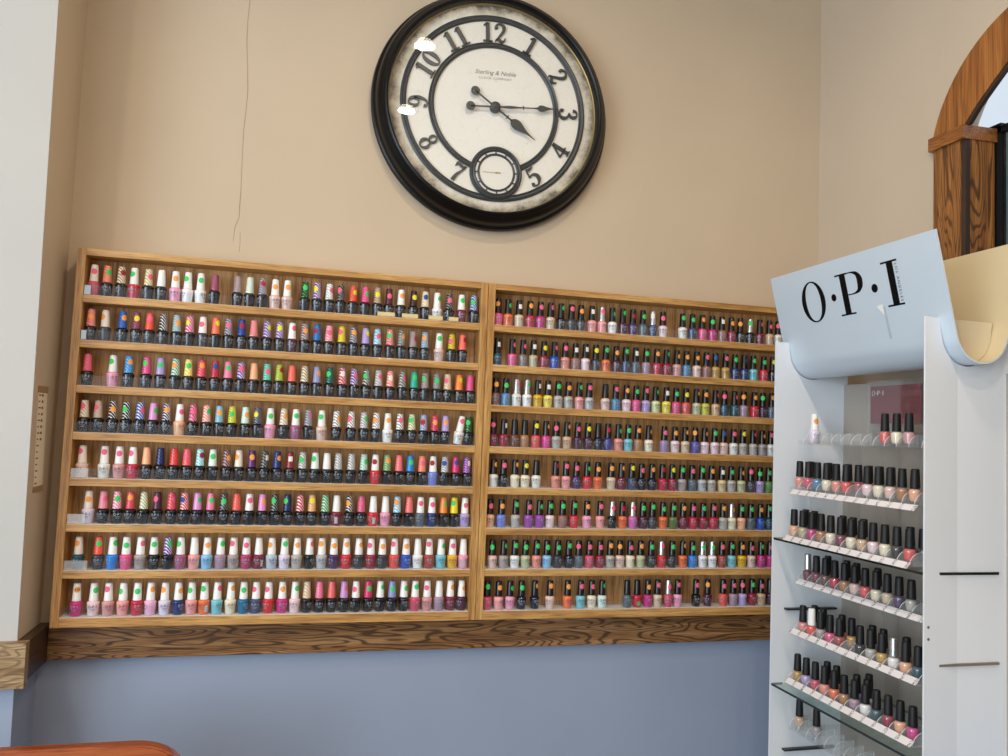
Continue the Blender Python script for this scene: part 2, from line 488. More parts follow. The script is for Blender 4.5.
# paper ruler taped to the narrow return
CREAM = pm('cream_paper', 'efe2c4', 0.7)
rul = obj('paper_ruler', NB(), [CREAM]); bpy.data.objects.remove(rul, do_unlink=True)
bm = NB(); prism(bm, [(-0.0885, 1.612), (-0.0185, 1.614), (0.0005, 1.374), (-0.0695, 1.376)], -0.0396, -0.0388, 'YZ')
rul = obj('paper_ruler', bm, CREAM)
tag(rul, 'cream paper ruler strip with printed marks taped upright on the narrow side wall', 'ruler')
bm = NB()
for i in range(15):
    z = 1.600 - i * 0.0152
    y = -0.0885 + (1.612 - z) * 0.08 + 0.004
    k = 0.017 if i % 2 == 0 else 0.011
    box(bm, -0.0389, -0.0384, y, y + k, z - 0.0016, z + 0.0016)
    if i < 8:
        box(bm, -0.0389, -0.0384, y + 0.024, y + 0.031, z - 0.003, z + 0.003)
        box(bm, -0.0389, -0.0384, y + 0.033, y + 0.036, z - 0.003, z + 0.003)
obj('scale_marks', bm, pm('brown_print', '6d5a48', 0.8), rul)
TAPE = pm('brown_tape', 'a88a62', 0.35)
bm = NB(); box(bm, -0.0389, -0.0383, -0.092, -0.012, 1.606, 1.622); obj('tape', bm, TAPE, rul)
bm = NB(); box(bm, -0.0389, -0.0383, -0.074, 0.005, 1.366, 1.380); obj('tape', bm, TAPE, rul)

# ceiling lamps
LENS = bpy.data.materials.new('lit_lamp_lens'); LENS.use_nodes = True
pb = LENS.node_tree.nodes['Principled BSDF']
pb.inputs['Emission Color'].default_value = (1.0, 0.86, 0.66, 1); pb.inputs['Emission Strength'].default_value = 14
WHITEMETAL = pm('white_trim_metal', 'ece9e2', 0.4)
LAMP_WORDS = ['nearest the wall clock', 'second from the wall clock', 'nearest the left column', 'rear left of the room', 'rear right of the room']
for (lx, ly), wd in zip(LAMPS, LAMP_WORDS):
    t = empty('ceiling_downlight', (lx, ly, CEIL))
    tag(t, 'round recessed ceiling downlight ' + wd, 'ceiling light', 'ceiling downlights')
    bm = NB(); lathe(bm, [(0.036, 0), (0.06, 0), (0.06, -0.006), (0.053, -0.012), (0.036, -0.008), (0.036, 0)], 32); obj('trim_ring', bm, WHITEMETAL, t)
    bm = NB(); lathe(bm, [(0, -0.004), (0.035, -0.004)], 32); lathe(bm, [(0.035, -0.004), (0.035, -0.001)], 32); obj('lens', bm, LENS, t)

# ------------------------------------------------------------------ wall racks
SHELF = [1.861, 1.746, 1.631, 1.513, 1.398, 1.284, 1.169, 1.0535]
LIP = clear('clear_acrylic_lip', tint=(0.93, 0.95, 0.97, 1), gloss=0.0, rough=0.10, white=0.012, mirror=0.4)
LINER = pm('white_shelf_liner', 'f4f1ea', 0.5)
FROST = pm('pale_blue_shelf_tag', 'bcd4e6', 0.4)
FROSTW = clear('hazy_plastic_tag', gloss=0.03, white=0.2)
YTAG = pm('pale_yellow_shelf_tag', 'dcc98f', 0.5)
def rack(x0, x1, label, tags):
    t = empty('wall_rack', ((x0 + x1) / 2, 0.035, 1.03))
    tag(t, label, 'shelf rack', 'oak nail polish racks on the back wall')
    off = (-(x0 + x1) / 2, -0.035, -1.03)
    def part(name, bm, mat, parent=None, **k):
        o = obj(name, bm, mat, t, **k); o.location = off
        return o
    w = 0.0205
    for a in (x0, x1 - w):
        bm = NB(); box(bm, a, a + w, 0, 0.078, 1.030, 1.980, bev=0.0012)
        part('side_board', bm, OAK_Z)
    bm = NB(); box(bm, x0 + w, x1 - w, 0, 0.078, 1.9625, 1.980, bev=0.0012); part('top_board', bm, OAK_X)
    bm = NB(); box(bm, x0 + w, x1 - w, 0.066, 0.078, 1.03, 1.9625); part('back_panel', bm, OAK_PLY)
    for i, z in enumerate(SHELF):
        bm = NB(); box(bm, x0 + w, x1 - w, 0, 0.066, z - (0.019 if i < 7 else 0.0235), z, bev=0.0010)
        part('shelf', bm, OAK_X)
        bm = NB(); box(bm, x0 + w, x1 - w, 0.0015, 0.066, z, z + 0.0005); part('shelf_liner', bm, LINER)
        bm = NB(); box(bm, x0 + w + 0.0005, x1 - w - 0.0005, 0.004, 0.006, z + 0.0006, z + 0.026); part('acrylic_lip', bm, LIP)
    for (row, a, b, mat) in tags:
        z = SHELF[row - 1]
        bm = NB(); box(bm, a, b, 0.0022, 0.0038, z + 0.002, z + (0.013 if mat is YTAG else 0.025)); part('shelf_tag', bm, mat)
    return t
rack(0.0, 1.0732, 'left oak wall rack with eight shelves, mostly gel polish bottles, below the clock',
     [(1, 0.022, 0.0365, FROST), (2, 0.022, 0.034, FROST), (5, 0.022, 0.062, FROSTW), (6, 0.022, 0.062, FROSTW), (7, 0.022, 0.075, FROSTW),
      (1, 0.762, 0.81, YTAG), (1, 0.83, 0.875, YTAG), (1, 0.905, 0.945, YTAG), (1, 0.962, 0.99, YTAG)])
rack(1.0745, 2.1475, 'right oak wall rack with eight shelves of small black-capped bottles, partly behind the white display', [])
# ------------------------------------------------------------------ wall clock
CX, CZ = 1.0768, 2.5062
BLACKGLOSS = pm('black_lacquer_bezel', '040405', 0.34, coat=0.0, spec=0.3)
GUNMETAL = pm('dark_pewter', '3c3f41', 0.42, 0.3)
GOLD = pm('aged_gold_rim', 'b99f6a', 0.35, 0.7)
DIAL = pm('cracked_cream_dial', 'e9e6dd', 0.65)
_b = DIAL.node_tree.nodes['Principled BSDF']
_tc = nd(DIAL, 'ShaderNodeTexCoord')
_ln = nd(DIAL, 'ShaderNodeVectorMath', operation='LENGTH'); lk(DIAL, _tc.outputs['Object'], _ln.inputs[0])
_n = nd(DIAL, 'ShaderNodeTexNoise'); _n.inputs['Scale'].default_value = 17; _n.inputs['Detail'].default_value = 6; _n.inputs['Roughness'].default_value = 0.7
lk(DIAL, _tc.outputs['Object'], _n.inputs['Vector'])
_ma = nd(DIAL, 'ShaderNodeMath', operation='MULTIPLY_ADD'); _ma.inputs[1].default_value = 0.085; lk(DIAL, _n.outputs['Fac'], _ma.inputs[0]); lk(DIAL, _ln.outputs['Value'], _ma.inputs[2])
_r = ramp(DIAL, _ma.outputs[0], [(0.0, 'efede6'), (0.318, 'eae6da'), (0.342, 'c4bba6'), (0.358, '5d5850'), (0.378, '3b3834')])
_v = nd(DIAL, 'ShaderNodeTexVoronoi', feature='DISTANCE_TO_EDGE'); _v.inputs['Scale'].default_value = 26
_n2 = nd(DIAL, 'ShaderNodeTexNoise'); _n2.inputs['Scale'].default_value = 30
lk(DIAL, _tc.outputs['Object'], _n2.inputs['Vector'])
_mv = nd(DIAL, 'ShaderNodeMix', data_type='RGBA'); _mv.inputs['Factor'].default_value = 0.04
lk(DIAL, _tc.outputs['Object'], _mv.inputs['A']); lk(DIAL, _n2.outputs['Color'], _mv.inputs['B']); lk(DIAL, _mv.outputs['Result'], _v.inputs['Vector'])
_rv = ramp(DIAL, _v.outputs['Distance'], [(0.0, (0.86, 0.83, 0.77, 1)), (0.012, (1, 1, 1, 1))])
_mx = nd(DIAL, 'ShaderNodeMix', data_type='RGBA', blend_type='MULTIPLY'); _mx.inputs['Factor'].default_value = 1
lk(DIAL, _r.outputs[0], _mx.inputs['A']); lk(DIAL, _rv.outputs[0], _mx.inputs['B']); lk(DIAL, _mx.outputs['Result'], _b.inputs['Base Color'])

clk = empty('wall_clock', (CX, YB, CZ))
clk.rotation_euler = (0, math.radians(-3.2), 0)
tag(clk, 'large round black-framed wall clock with cream dial showing quarter past four', 'clock')
# local frame: y = 0 on the wall, depth d towards the room is -y
def cput(u, v, d): return (u, -d, v)
bm = NB()
lathe(bm, [(0.30, 0.002), (0.353, 0.002), (0.359, 0.010), (0.360, 0.020), (0.357, 0.028), (0.350, 0.032), (0.348, 0.036), (0.347, 0.048),
           (0.341, 0.060), (0.332, 0.066), (0.330, 0.069), (0.326, 0.075), (0.321, 0.077), (0.317, 0.074), (0.3145, 0.066), (0.3145, 0.046)], 96, 'Y')
obj('bezel', bm, BLACKGLOSS, clk, smooth=35)
bm = NB(); lathe(bm, [(0.3146, 0.050), (0.3130, 0.0515), (0.3100, 0.049), (0.3098, 0.0452)], 96, 'Y'); obj('gold_rim', bm, GOLD, clk, smooth=50)
bm = NB(); lathe(bm, [(0, 0.045), (0.315, 0.045)], 96, 'Y'); lathe(bm, [(0.315, 0.045), (0.315, 0.040)], 96, 'Y')
o = obj('dial', bm, DIAL, clk); 
bm = NB(); lathe(bm, [(0.262, 0.0455), (0.262, 0.049), (0.265, 0.052), (0.268, 0.049), (0.270, 0.049), (0.2745, 0.0525), (0.2795, 0.049), (0.2795, 0.0455)], 96, 'Y')
obj('outer_ring', bm, GUNMETAL, clk, smooth=40)
bm = NB(); lathe(bm, [(0.1815, 0.0455), (0.1815, 0.050), (0.1855, 0.053), (0.189, 0.050), (0.191, 0.050), (0.1945, 0.053), (0.1975, 0.050), (0.1975, 0.0455)], 96, 'Y')
obj('inner_ring', bm, GUNMETAL, clk, smooth=40)

DIG = {
 '1': [[(.3, .02, .19), (.3, .98, .19)], [(.06, .03, .07), (.54, .03, .07)], [(.10, .84, .05), (.2, .9, .1), (.3, .97, .06)]],
 '2': [[(.13, .70, .17), (.10, .82, .13), (.22, .96, .07), (.40, .95, .10), (.52, .80, .17), (.48, .60, .15), (.30, .35, .11), (.10, .10, .06), (.06, .04, .05)],
       [(.06, .10, .05), (.20, .15, .12), (.36, .05, .13), (.50, .08, .09), (.57, .24, .05)]],
 '3': [[(.11, .76, .15), (.14, .90, .09), (.30, .97, .06), (.46, .85, .16), (.44, .64, .12), (.24, .54, .05)],
       [(.24, .54, .05), (.46, .44, .11), (.53, .24, .17), (.42, .06, .10), (.24, .02, .07), (.10, .10, .12), (.13, .24, .15)]],
 '4': [[(.42, .02, .17), (.42, .98, .17)], [(.40, .98, .06), (.03, .32, .06)], [(.02, .31, .07), (.62, .31, .07)], [(.26, .03, .06), (.58, .03, .06)]],
 '5': [[(.12, .93, .12), (.30, .90, .13), (.50, .98, .06)], [(.13, .96, .05), (.11, .52, .05)],
       [(.11, .52, .05), (.30, .62, .08), (.50, .50, .15), (.54, .28, .18), (.40, .06, .09), (.24, .02, .07), (.10, .10, .12), (.13, .22, .14)]],
 '7': [[(.06, .74, .05), (.08, .92, .10), (.24, .90, .13), (.42, .86, .12), (.56, .96, .06)], [(.56, .96, .05), (.42, .62, .08), (.30, .34, .14), (.26, .02, .20)]],
 '9': [[(.50, .68, .17), (.53, .42, .15), (.42, .12, .10), (.26, .02, .07), (.12, .08, .12), (.14, .20, .14)]],
}
def digit(bm, ch, put, d0, d1):
    if ch == '8':
        ribbon(bm, ellipse_stroke(.30, .75, .16, .20, .12, .06), put, d0, d1, closed=True)
        ribbon(bm, ellipse_stroke(.30, .28, .21, .25, .15, .06), put, d0, d1, closed=True)
    elif ch == '0':
        ribbon(bm, ellipse_stroke(.32, .50, .22, .46, .19, .06), put, d0, d1, closed=True)
    else:
        for s in DIG[ch]: ribbon(bm, s, put, d0, d1, n=6)
        if ch == '9': ribbon(bm, ellipse_stroke(.30, .70, .20, .26, .15, .06), put, d0, d1, closed=True)
NH = 0.058
for h in (12, 1, 2, 3, 4, 5, 7, 8, 9, 10, 11):
    s = str(h)
    ang = math.radians(90 - 30 * h)
    er = (math.cos(ang), math.sin(ang)); et = (er[1], -er[0])          # outwards, clockwise
    flip = -1 if h in (4, 5, 7, 8) else 1
    rmid = 0.2285
    bm = NB()
    wd = 0.66 if len(s) == 1 else 1.28
    for k, ch in enumerate(s):
        def put(u, v, d, k=k):
            a = (u + k * 0.64 - wd / 2 + 0.03) * NH * flip
            b = (v - 0.5) * NH * flip
            return (er[0] * (rmid + b) + et[0] * a, -d, er[1] * (rmid + b) + et[1] * a)
        digit(bm, ch, put, 0.0455, 0.0515)
    obj('numeral', bm, GUNMETAL, clk)

# small seconds dial
SZ = -0.195
bm = NB(); c_ = (0, 0, SZ)
lathe(bm, [(0.0625, 0.046), (0.0625, 0.056), (0.066, 0.0595), (0.0705, 0.0565), (0.074, 0.0585), (0.0785, 0.054), (0.0785, 0.0455)], 64, 'Y', c_)
sub = obj('seconds_ring', bm, GUNMETAL, clk, smooth=40)
bm = NB(); lathe(bm, [(0.0505, 0.0535), (0.0505, 0.0565), (0.0535, 0.0585), (0.0565, 0.0565), (0.0565, 0.0535)], 64, 'Y', c_); obj('inner_hoop', bm, GUNMETAL, sub, smooth=40)
bm = NB()
for k in range(12):
    a = math.radians(30 * k); ca, sa = math.cos(a), math.sin(a)
    ribbon(bm, [(ca * 0.055, SZ + sa * 0.055, .0036), (ca * 0.064, SZ + sa * 0.064, .0036)], cput, 0.0535, 0.0565, smooth=False)
obj('spokes', bm, GUNMETAL, sub)
bm = NB(); lathe(bm, [(0, 0.0536), (0.0635, 0.0536)], 48, 'Y', c_); obj('seconds_face', bm, pm('seconds_face_cream', 'e6e3d9', 0.6), sub)
bm = NB()
ribbon(bm, [(-0.040, SZ + 0.001, .0008), (0.0, SZ, .0012)], cput, 0.0550, 0.0558, smooth=False)
ribbon(bm, [(0.0, SZ, .0012), (0.004, SZ, .003), (0.013, SZ, .0036)], cput, 0.0550, 0.0558, smooth=False)
lathe(bm, [(0, 0.0565), (0.0022, 0.0565), (0.0022, 0.0535)], 16, 'Y', c_)
obj('seconds_hand', bm, GOLD, sub)

# hands
def hand(name, deg, bm_fn, d0, d1):
    a = math.radians(90 - deg); ca, sa = math.cos(a), math.sin(a)
    def put(u, v, d): return (ca * u - sa * v, -d, sa * u + ca * v)
    bm = NB(); bm_fn(bm, put, d0, d1)
    return obj(name, bm, GUNMETAL, clk)
def disc(bm, put, cx_, r, d0, d1, n=28):
    pts = [(cx_ + r / 2 * math.cos(2 * math.pi * i / n), r / 2 * math.sin(2 * math.pi * i / n), r) for i in range(n)]
    vsA = [bm.verts.new(put(cx_ + r * math.cos(2 * math.pi * i / n), r * math.sin(2 * math.pi * i / n), d0)) for i in range(n)]
    vsB = [bm.verts.new(put(cx_ + r * math.cos(2 * math.pi * i / n), r * math.sin(2 * math.pi * i / n), d1)) for i in range(n)]
    fs = [bm.faces.new(vsA), bm.faces.new(vsB)]
    for i in range(n): fs.append(bm.faces.new((vsA[i], vsA[(i + 1) % n], vsB[(i + 1) % n], vsB[i])))
    bmesh.ops.recalc_face_normals(bm, faces=fs)
def minute(bm, put, d0, d1):
    ribbon(bm, [(-.075, 0, .004), (0, 0, .005), (.02, 0, .005), (.045, 0, .0085), (.075, 0, .004), (.112, 0, .003)], put, d0, d1)
    ribbon(bm, [(.085, -.006, .003), (.085, .006, .003)], put, d0, d1, smooth=False)
    ribbon(bm, [(.112, 0, .003), (.128, 0, .006), (.136, 0, .018), (.146, 0, .018), (.160, 0, .009), (.174, 0, .0035), (.192, 0, .0012)], put, d0, d1)
    disc(bm, put, -.075, .0135, d0, d1)
def hour(bm, put, d0, d1):
    ribbon(bm, [(-.074, 0, .004), (0, 0, .006), (.02, 0, .0065), (.045, 0, .005), (.062, 0, .005)], put, d0, d1)
    ribbon(bm, [(.045, -.007, .003), (.045, .007, .003)], put, d0, d1, smooth=False)
    ribbon(bm, [(.058, 0, .004), (.068, 0, .024), (.082, 0, .030), (.098, 0, .021), (.118, 0, .008), (.150, 0, .0012)], put, d0, d1)
    disc(bm, put, -.074, .0135, d0, d1)
hand('hour_hand', 127.0, hour, 0.0560, 0.0575)
hand('minute_hand', 87.6, minute, 0.0590, 0.0605)
bm = NB(); lathe(bm, [(0.015, 0.045), (0.0155, 0.061), (0.012, 0.0635), (0.004, 0.0635), (0.0035, 0.066), (0, 0.066)], 24, 'Y'); obj('hand_boss', bm, GUNMETAL, clk, smooth=40)

# maker's writing on the dial
INK = pm('grey_dial_print', '6c6862', 0.7)
def flat_text(name, body, size, x, z, parent, mat, shear=0.0, space=1.0, d=0.0455):
    me = text_mesh(name, body, size, shear=shear, space=space)
    me.materials.append(mat)
    o = obj(name, me, None, parent)
    o.rotation_euler = (math.pi / 2, 0, 0); o.location = (x, -d, z)
    return o
flat_text('maker_script', 'Sterling & Noble', 0.0185, 0.004, 0.107, clk, INK, shear=0.35)
flat_text('maker_line', 'CLOCK COMPANY', 0.0100, 0.004, 0.090, clk, INK, space=1.25)
bm = NB(); lathe(bm, [(0, 0.0672), (0.3143, 0.0672)], 72, 'Y')
obj('glass', bm, clear('clock_glass', gloss=0.012, rough=0.01), clk)
# ------------------------------------------------------------------ white display stand with the lettered sign
STANDW = pm('white_satin_panel', 'e6ebf0', 0.42)
SIGNW = pm('daylight_tinted_sign_plastic', 'cbdae6', 0.30, coat=0.2)  # white plastic with the bluish daylight put into its colour
INKB = pm('black_sign_print', '060607', 0.6, spec=0.15)
WARMIN = pm('warm_lit_sign_inside', 'd2c19c', 0.4)  # same sheet, warm light on the inner face put into the colour
GLASSF = clear('shelf_glass', tint=(0.86, 0.93, 0.90, 1), gloss=0.06, rough=0.02)
GLASSE = pm('dark_green_glass_edge', '16221f', 0.12, coat=0.4)
ACRY = clear('clear_acrylic', tint=(0.97, 0.97, 0.965, 1), gloss=0.02, rough=0.06, white=0.02)
ACRE = clear('acrylic_divider', tint=(0.97, 0.97, 0.97, 1), gloss=0.05, rough=0.08, white=0.16)  # milky white holds part of the painted highlights on the fins
ACRIM = clear('acrylic_edge_highlight', tint=(0.9, 0.9, 0.9, 1), gloss=0.2, rough=0.15, white=0.75)  # bright rim highlights painted into the divider edges as white
STRIP = pm('white_price_strip', 'ebe6e6', 0.5)
_tc = nd(STRIP, 'ShaderNodeTexCoord'); _sp = nd(STRIP, 'ShaderNodeSeparateXYZ'); lk(STRIP, _tc.outputs['Object'], _sp.inputs[0])
_md = nd(STRIP, 'ShaderNodeMath', operation='PINGPONG'); _md.inputs[1].default_value = 0.0191; lk(STRIP, _sp.outputs['Y'], _md.inputs[0])
_lt = nd(STRIP, 'ShaderNodeMath', operation='LESS_THAN'); _lt.inputs[1].default_value = 0.0045; lk(STRIP, _md.outputs[0], _lt.inputs[0])
_nz = nd(STRIP, 'ShaderNodeTexNoise'); _nz.inputs['Scale'].default_value = 420; _nz.inputs['Detail'].default_value = 1; lk(STRIP, _tc.outputs['Object'], _nz.inputs['Vector'])
_gt = nd(STRIP, 'ShaderNodeMath', operation='GREATER_THAN'); _gt.inputs[1].default_value = 0.52; lk(STRIP, _nz.outputs['Fac'], _gt.inputs[0])
_mm = nd(STRIP, 'ShaderNodeMath', operation='MULTIPLY'); lk(STRIP, _lt.outputs[0], _mm.inputs[0]); lk(STRIP, _gt.outputs[0], _mm.inputs[1])
_rm = ramp(STRIP, _mm.outputs[0], [(0, 'ebe6e6'), (1, '77727a')]); lk(STRIP, _rm.outputs[0], STRIP.node_tree.nodes['Principled BSDF'].inputs['Base Color'])
XF, XBK = 1.868, 2.105
YL0, YL1 = -0.209, -0.2135      # far panel
YN0, YN1 = -0.7735, -0.778     # near panel
XM = (XF + XBK) / 2
st = empty('display_stand', (XM, -0.495, 0))
tag(st, 'tall white polish display stand with a folded lettered sign on top', 'display stand')
SOFF = (-XM, 0.495, 0)
def sp(name, bm, mat, parent=st, **k):
    o = obj(name, bm, mat, parent, **k)
    if parent is st: o.location = SOFF
    return o
# U profile of the sign: down the front, round the bottom, up the back
def uprof(off):
    """outline points of the sign sheet moved outward by off"""
    A, B = (1.8665, 2.027), (1.9225, 1.815)
    pts = [A, B]
    cx_, cz_, r = XM - 0.0, 1.812, 0.0665
    n = 18
    d = (B[0] - A[0], B[1] - A[1]); l = math.hypot(*d); nx, nz = d[1] / l, -d[0] / l      # outward normal (to -x)
    a0 = math.atan2(nz, nx)
    a0 = math.pi + 0.25
    res = [(A[0] + nx * off, A[1] + nz * off)]
    for i in range(n + 1):
        t = a0 + (2 * math.pi - 0.25 - a0) * i / n
        res.append((cx_ + (r + off) * math.cos(t), cz_ + 0.004 + (r + 0.004 + off) * math.sin(t)))
    res.append((2 * XM - A[0] - nx * off, A[1] + nz * off))
    return res
U_out = uprof(0.0035); U_in = uprof(0.0)
# side panels with a notch for the sign
def shade_bend(bm):
    # near panel's front strip bent to turn darker: shade put into the shape
    bmesh.ops.bisect_plane(bm, geom=bm.verts[:] + bm.edges[:] + bm.faces[:], plane_co=(1.962, 0, 0), plane_no=(1, 0, 0))
    for v in bm.verts: v.co.y += 0.011 * max(0.0, min(1.0, (v.co.x - XF) / 0.094))
def side_panel(y0, y1):
    bm = NB()
    notch = [p for p in uprof(0.006) if p[1] < 1.842]
    e0, e1 = notch[0], notch[-1]
    out = [(XF, 0), (XF, 1.842), (e0[0] - 0.008, 1.842)] + notch + [(e1[0] + 0.008, 1.842), (XBK, 1.842), (XBK, 0)]
    prism(bm, out, y0, y1, 'XZ')
    if y0 == YN1: shade_bend(bm)
    return sp('side_panel', bm, STANDW)
side_panel(YL1, YL0); side_panel(YN1, YN0)
for y0, y1 in ((YL1, YL0), (YN1, YN0)):
    bm = NB(); prism(bm, [p for p in uprof(-0.001) if p[1] < 1.835] + [(2 * XM - 1.917, 1.842), (1.917, 1.842)], y0, y1, 'XZ')
    if y0 == YN1: shade_bend(bm)
    sp('notch_plug', bm, pm('warm_lit_notch_plug', 'd9cbab', 0.35))  # warm light inside the sign put into the plug colour too
bm = NB(); box(bm, XBK - 0.012, XBK - 0.006, YN0, YL1, 0.02, 1.73); sp('back_panel', bm, pm('taupe_back_panel', 'a89f95', 0.5))
bm = NB(); box(bm, XF + 0.004, XBK - 0.012, YN0, YL1, 0.02, 0.06); sp('base_shelf', bm, STANDW)
# sign sheet
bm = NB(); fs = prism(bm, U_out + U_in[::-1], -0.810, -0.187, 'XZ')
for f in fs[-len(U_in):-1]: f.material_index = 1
sign = sp('sign_sheet', bm, [SIGNW, WARMIN], smooth=25)
# lettering on the front leaf
a_, b_ = U_out[0], U_out[1]
_v = Vector((a_[0] - b_[0], 0, a_[1] - b_[1])).normalized()
_n = Vector((-_v.z, 0, _v.x))
if _n.x > 0: _n = -_n
B0 = Vector((1.922, 0, 1.812))
base = Vector((b_[0], 0, b_[1])) + _v * ((B0 - Vector((b_[0], 0, b_[1]))).dot(_v))
def sput(u, v, d):
    p = base + _v * v + _n * d
    return (p.x, -0.5 - u, p.z)
bm = NB()
D0, D1 = -0.0002, 0.0004
ribbon(bm, ellipse_stroke(-.1405, .1287, .0400, .0535, .0180, .0036, 56), sput, D0, D1, closed=True)
ribbon(bm, [(-.0115, .078, .0215), (-.0115, .180, .0215)], sput, D0, D1, smooth=False)
ribbon(bm, [(-.0395, .0783, .0042), (.0165, .0783, .0042)], sput, D0, D1, smooth=False)
ribbon(bm, [(-.0395, .1800, .0042), (.006, .1800, .0042)], sput, D0, D1, smooth=False)
ribbon(bm, [(0, .1797, .0030), (.022, .1795, .0035), (.040, .174, .010), (.0485, .162, .0180), (.0495, .152, .0195), (.0475, .142, .0175), (.039, .131, .0095), (.022, .1265, .0035), (0, .1262, .0030)], sput, D0, D1)
ribbon(bm, [(.1570, .078, .0205), (.1570, .181, .0205)], sput, D0, D1, smooth=False)
ribbon(bm, [(.1290, .0783, .0044), (.1830, .0783, .0044)], sput, D0, D1, smooth=False)
ribbon(bm, [(.1285, .1807, .0044), (.1820, .1807, .0044)], sput, D0, D1, smooth=False)
for cx_, r_ in ((-.0565, .0095), (.0955, .0105)): disc(bm, lambda u, v, d, c=0: sput(u, v + .1275, d), cx_, r_, D0, D1)
lt = obj('sign_letters', bm, INKB, sign)
rotm = Matrix((Vector((0, -1, 0)), _v, _n)).transposed()
me = text_mesh('sign_small_text', 'LOS ANGELES', 0.0107, space=1.45); me.materials.append(INKB)
tx = obj('sign_small_text', me, None, sign)
p = Vector(sput(.1765, .1290, .0005))
tx.matrix_local = Matrix.Translation(p) @ rotm.to_4x4() @ Matrix.Rotation(-math.pi / 2, 4, 'Z')
bm = NB()
vsx = [bm.verts.new(sput(u, v, .0006)) for u, v in ((.0894, .0841), (.1113, .0862), (.1122, .0585))]
bm.faces.new(vsx); obj('paper_scrap', bm, pm('white_paper_scrap', 'f3f3f1', 0.7), sign)
bm = NB(); ribbon(bm, [(.1150, .0800, .006), (.1165, .030, .007), (.1175, .002, .008)], sput, .0003, .0008, smooth=False)
obj('tape_edge', bm, pm('grey_tape', 'b3c0ca', 0.4), sign)
# glass shelves slotted through the panels, and the small brackets between
for z in (1.286, 0.888, 0.520):
    bm = NB()
    out = [(XF + 0.002, YN0 + 0.001), (XF + 0.002, YL1 - 0.001), (1.905, YL1 - 0.001), (1.905, YL0 + 0.004), (2.067, YL0 + 0.004), (2.067, YL1 - 0.001), (XBK - 0.014, YL1 - 0.001),
           (XBK - 0.014, YN0 + 0.013), (2.067, YN0 + 0.013), (2.067, YN1 + 0.005), (1.905, YN1 + 0.005), (1.905, YN0 + 0.0055)]
    prism(bm, out, z, z + 0.006, 'XY', mi=0, mi_side=1)
    sp('glass_shelf', bm, [GLASSF, GLASSE])
BRASS = pm('dull_brass_bracket', '8d8272', 0.35, 0.6)
DARKBR = pm('dark_slot_bracket', '2c2424', 0.4)
for z in (1.093, 0.712):
    for y0, y1, m in ((YN1 + 0.005, YN0 + 0.022, BRASS), (YL1 - 0.014, YL0 + 0.004, DARKBR)):
        bm = NB(); box(bm, 1.907, 2.068, y0, y1, z, z + 0.005); sp('shelf_bracket', bm, m)
bm = NB()
for z in (1.178, 1.153):
    lathe(bm, [(0, 0.0005), (0.003, 0.0005), (0.003, -0.001)], 12, 'Y', (1.879, YN1 + 0.0009, z))
sp('screw_holes', bm, pm('brown_screw_hole', '6a5a48', 0.7))

# stepped acrylic risers
TRAY = {'A': (1.915, 1.557), 'B': (1.893, 1.4285), 'C': (1.875, 1.2965), 'D': (1.915, 1.177), 'E': (1.900, 1.0385), 'F': (1.887, 0.909), 'G': (1.915, 0.778)}
STRIPZ = {'B': 1.430, 'C': 1.305, 'D': 1.188, 'E': 1.055, 'F': 0.925}
TY0, TY1 = -0.735, -0.258
NSLOT = 13
SLOTS = {'A': (0.2951, 0.0397), 'B': (0.2675, 0.039), 'C': (0.2712, 0.0392), 'D': (0.2769, 0.0386), 'E': (0.2812, 0.0382), 'F': (0.279, 0.0384), 'G': (0.25, 0.0375)}      # first bottle and pitch of each tray
def tray(key, parent, off, strip):
    xf, z = TRAY[key]
    a_, p_ = SLOTS[key]
    TY1 = -0.229 if key == 'G' else -0.254
    bm = NB(); box(bm, xf, 2.085, TY0, TY1, z - 0.0035, z - 0.0005); box(bm, xf, xf + 0.002, TY0, TY1, z - 0.0005, max(z + 0.008, STRIPZ.get(key, 0) - 0.001))
    t = obj('tray', bm, ACRY, parent); t.location = off
    for k in range(-1, NSLOT + 1):
        y = -(a_ + (k - 0.5) * p_)
        if y > TY1 - 0.001 or y - 0.0015 < TY0: continue
        bm = NB()
        out = [(xf + 0.003, z)] + [(xf + 0.003 + 0.034 * (1 - math.cos(a)), z + 0.030 * math.sin(a)) for a in [math.pi / 2 * i / 8 for i in range(1, 9)]] + [(xf + 0.062, z + 0.030), (xf + 0.062, z)]
        prism(bm, out, y - 0.0011, y + 0.0011, 'XZ', mi=0, mi_side=1)
        obj('divider', bm, [ACRE, ACRIM], t)
    if strip:
        bm = NB()
        q = STRIPZ[key]
        prism(bm, [(xf - 0.0126, q - 0.0118), (xf - 0.0010, q + 0.0006), (xf - 0.0003, q - 0.0001), (xf - 0.0119, q - 0.0125)], TY0 + 0.004, TY1 - 0.012, 'XZ')
        obj('price_strip', bm, STRIP, t)
    return t
def riser(keys, z0, label, strips):
    r = empty('acrylic_riser', (2.0, -0.495, z0))
    tag(r, label, 'display riser', 'clear acrylic risers inside the stand')
    off = (-2.0, 0.495, -z0)
    for k in keys: tray(k, r, off, k in strips)
    zt = TRAY[keys[0]][1] - 0.0036
    for y in (-0.300, -0.452, -0.604, -0.722):
        bm = NB()
        prism(bm, [(2.045, z0 + 0.001), (2.083, z0 + 0.001), (2.083, zt), (2.020, zt), (2.035, zt - 0.05)], y - 0.0015, y + 0.0015, 'XZ')
        o = obj('support_leg', bm, ACRY, r); o.location = off
    return r
riser('ABC', 1.2925, 'clear acrylic riser on the upper glass shelf, half-empty top tray', 'BC')
riser('DEF', 0.8945, 'clear acrylic riser on the lower glass shelf, three full trays', 'DEF')
riser('G', 0.5265, 'nearly empty clear acrylic riser with two tan bottles at the lowest visible level', '')

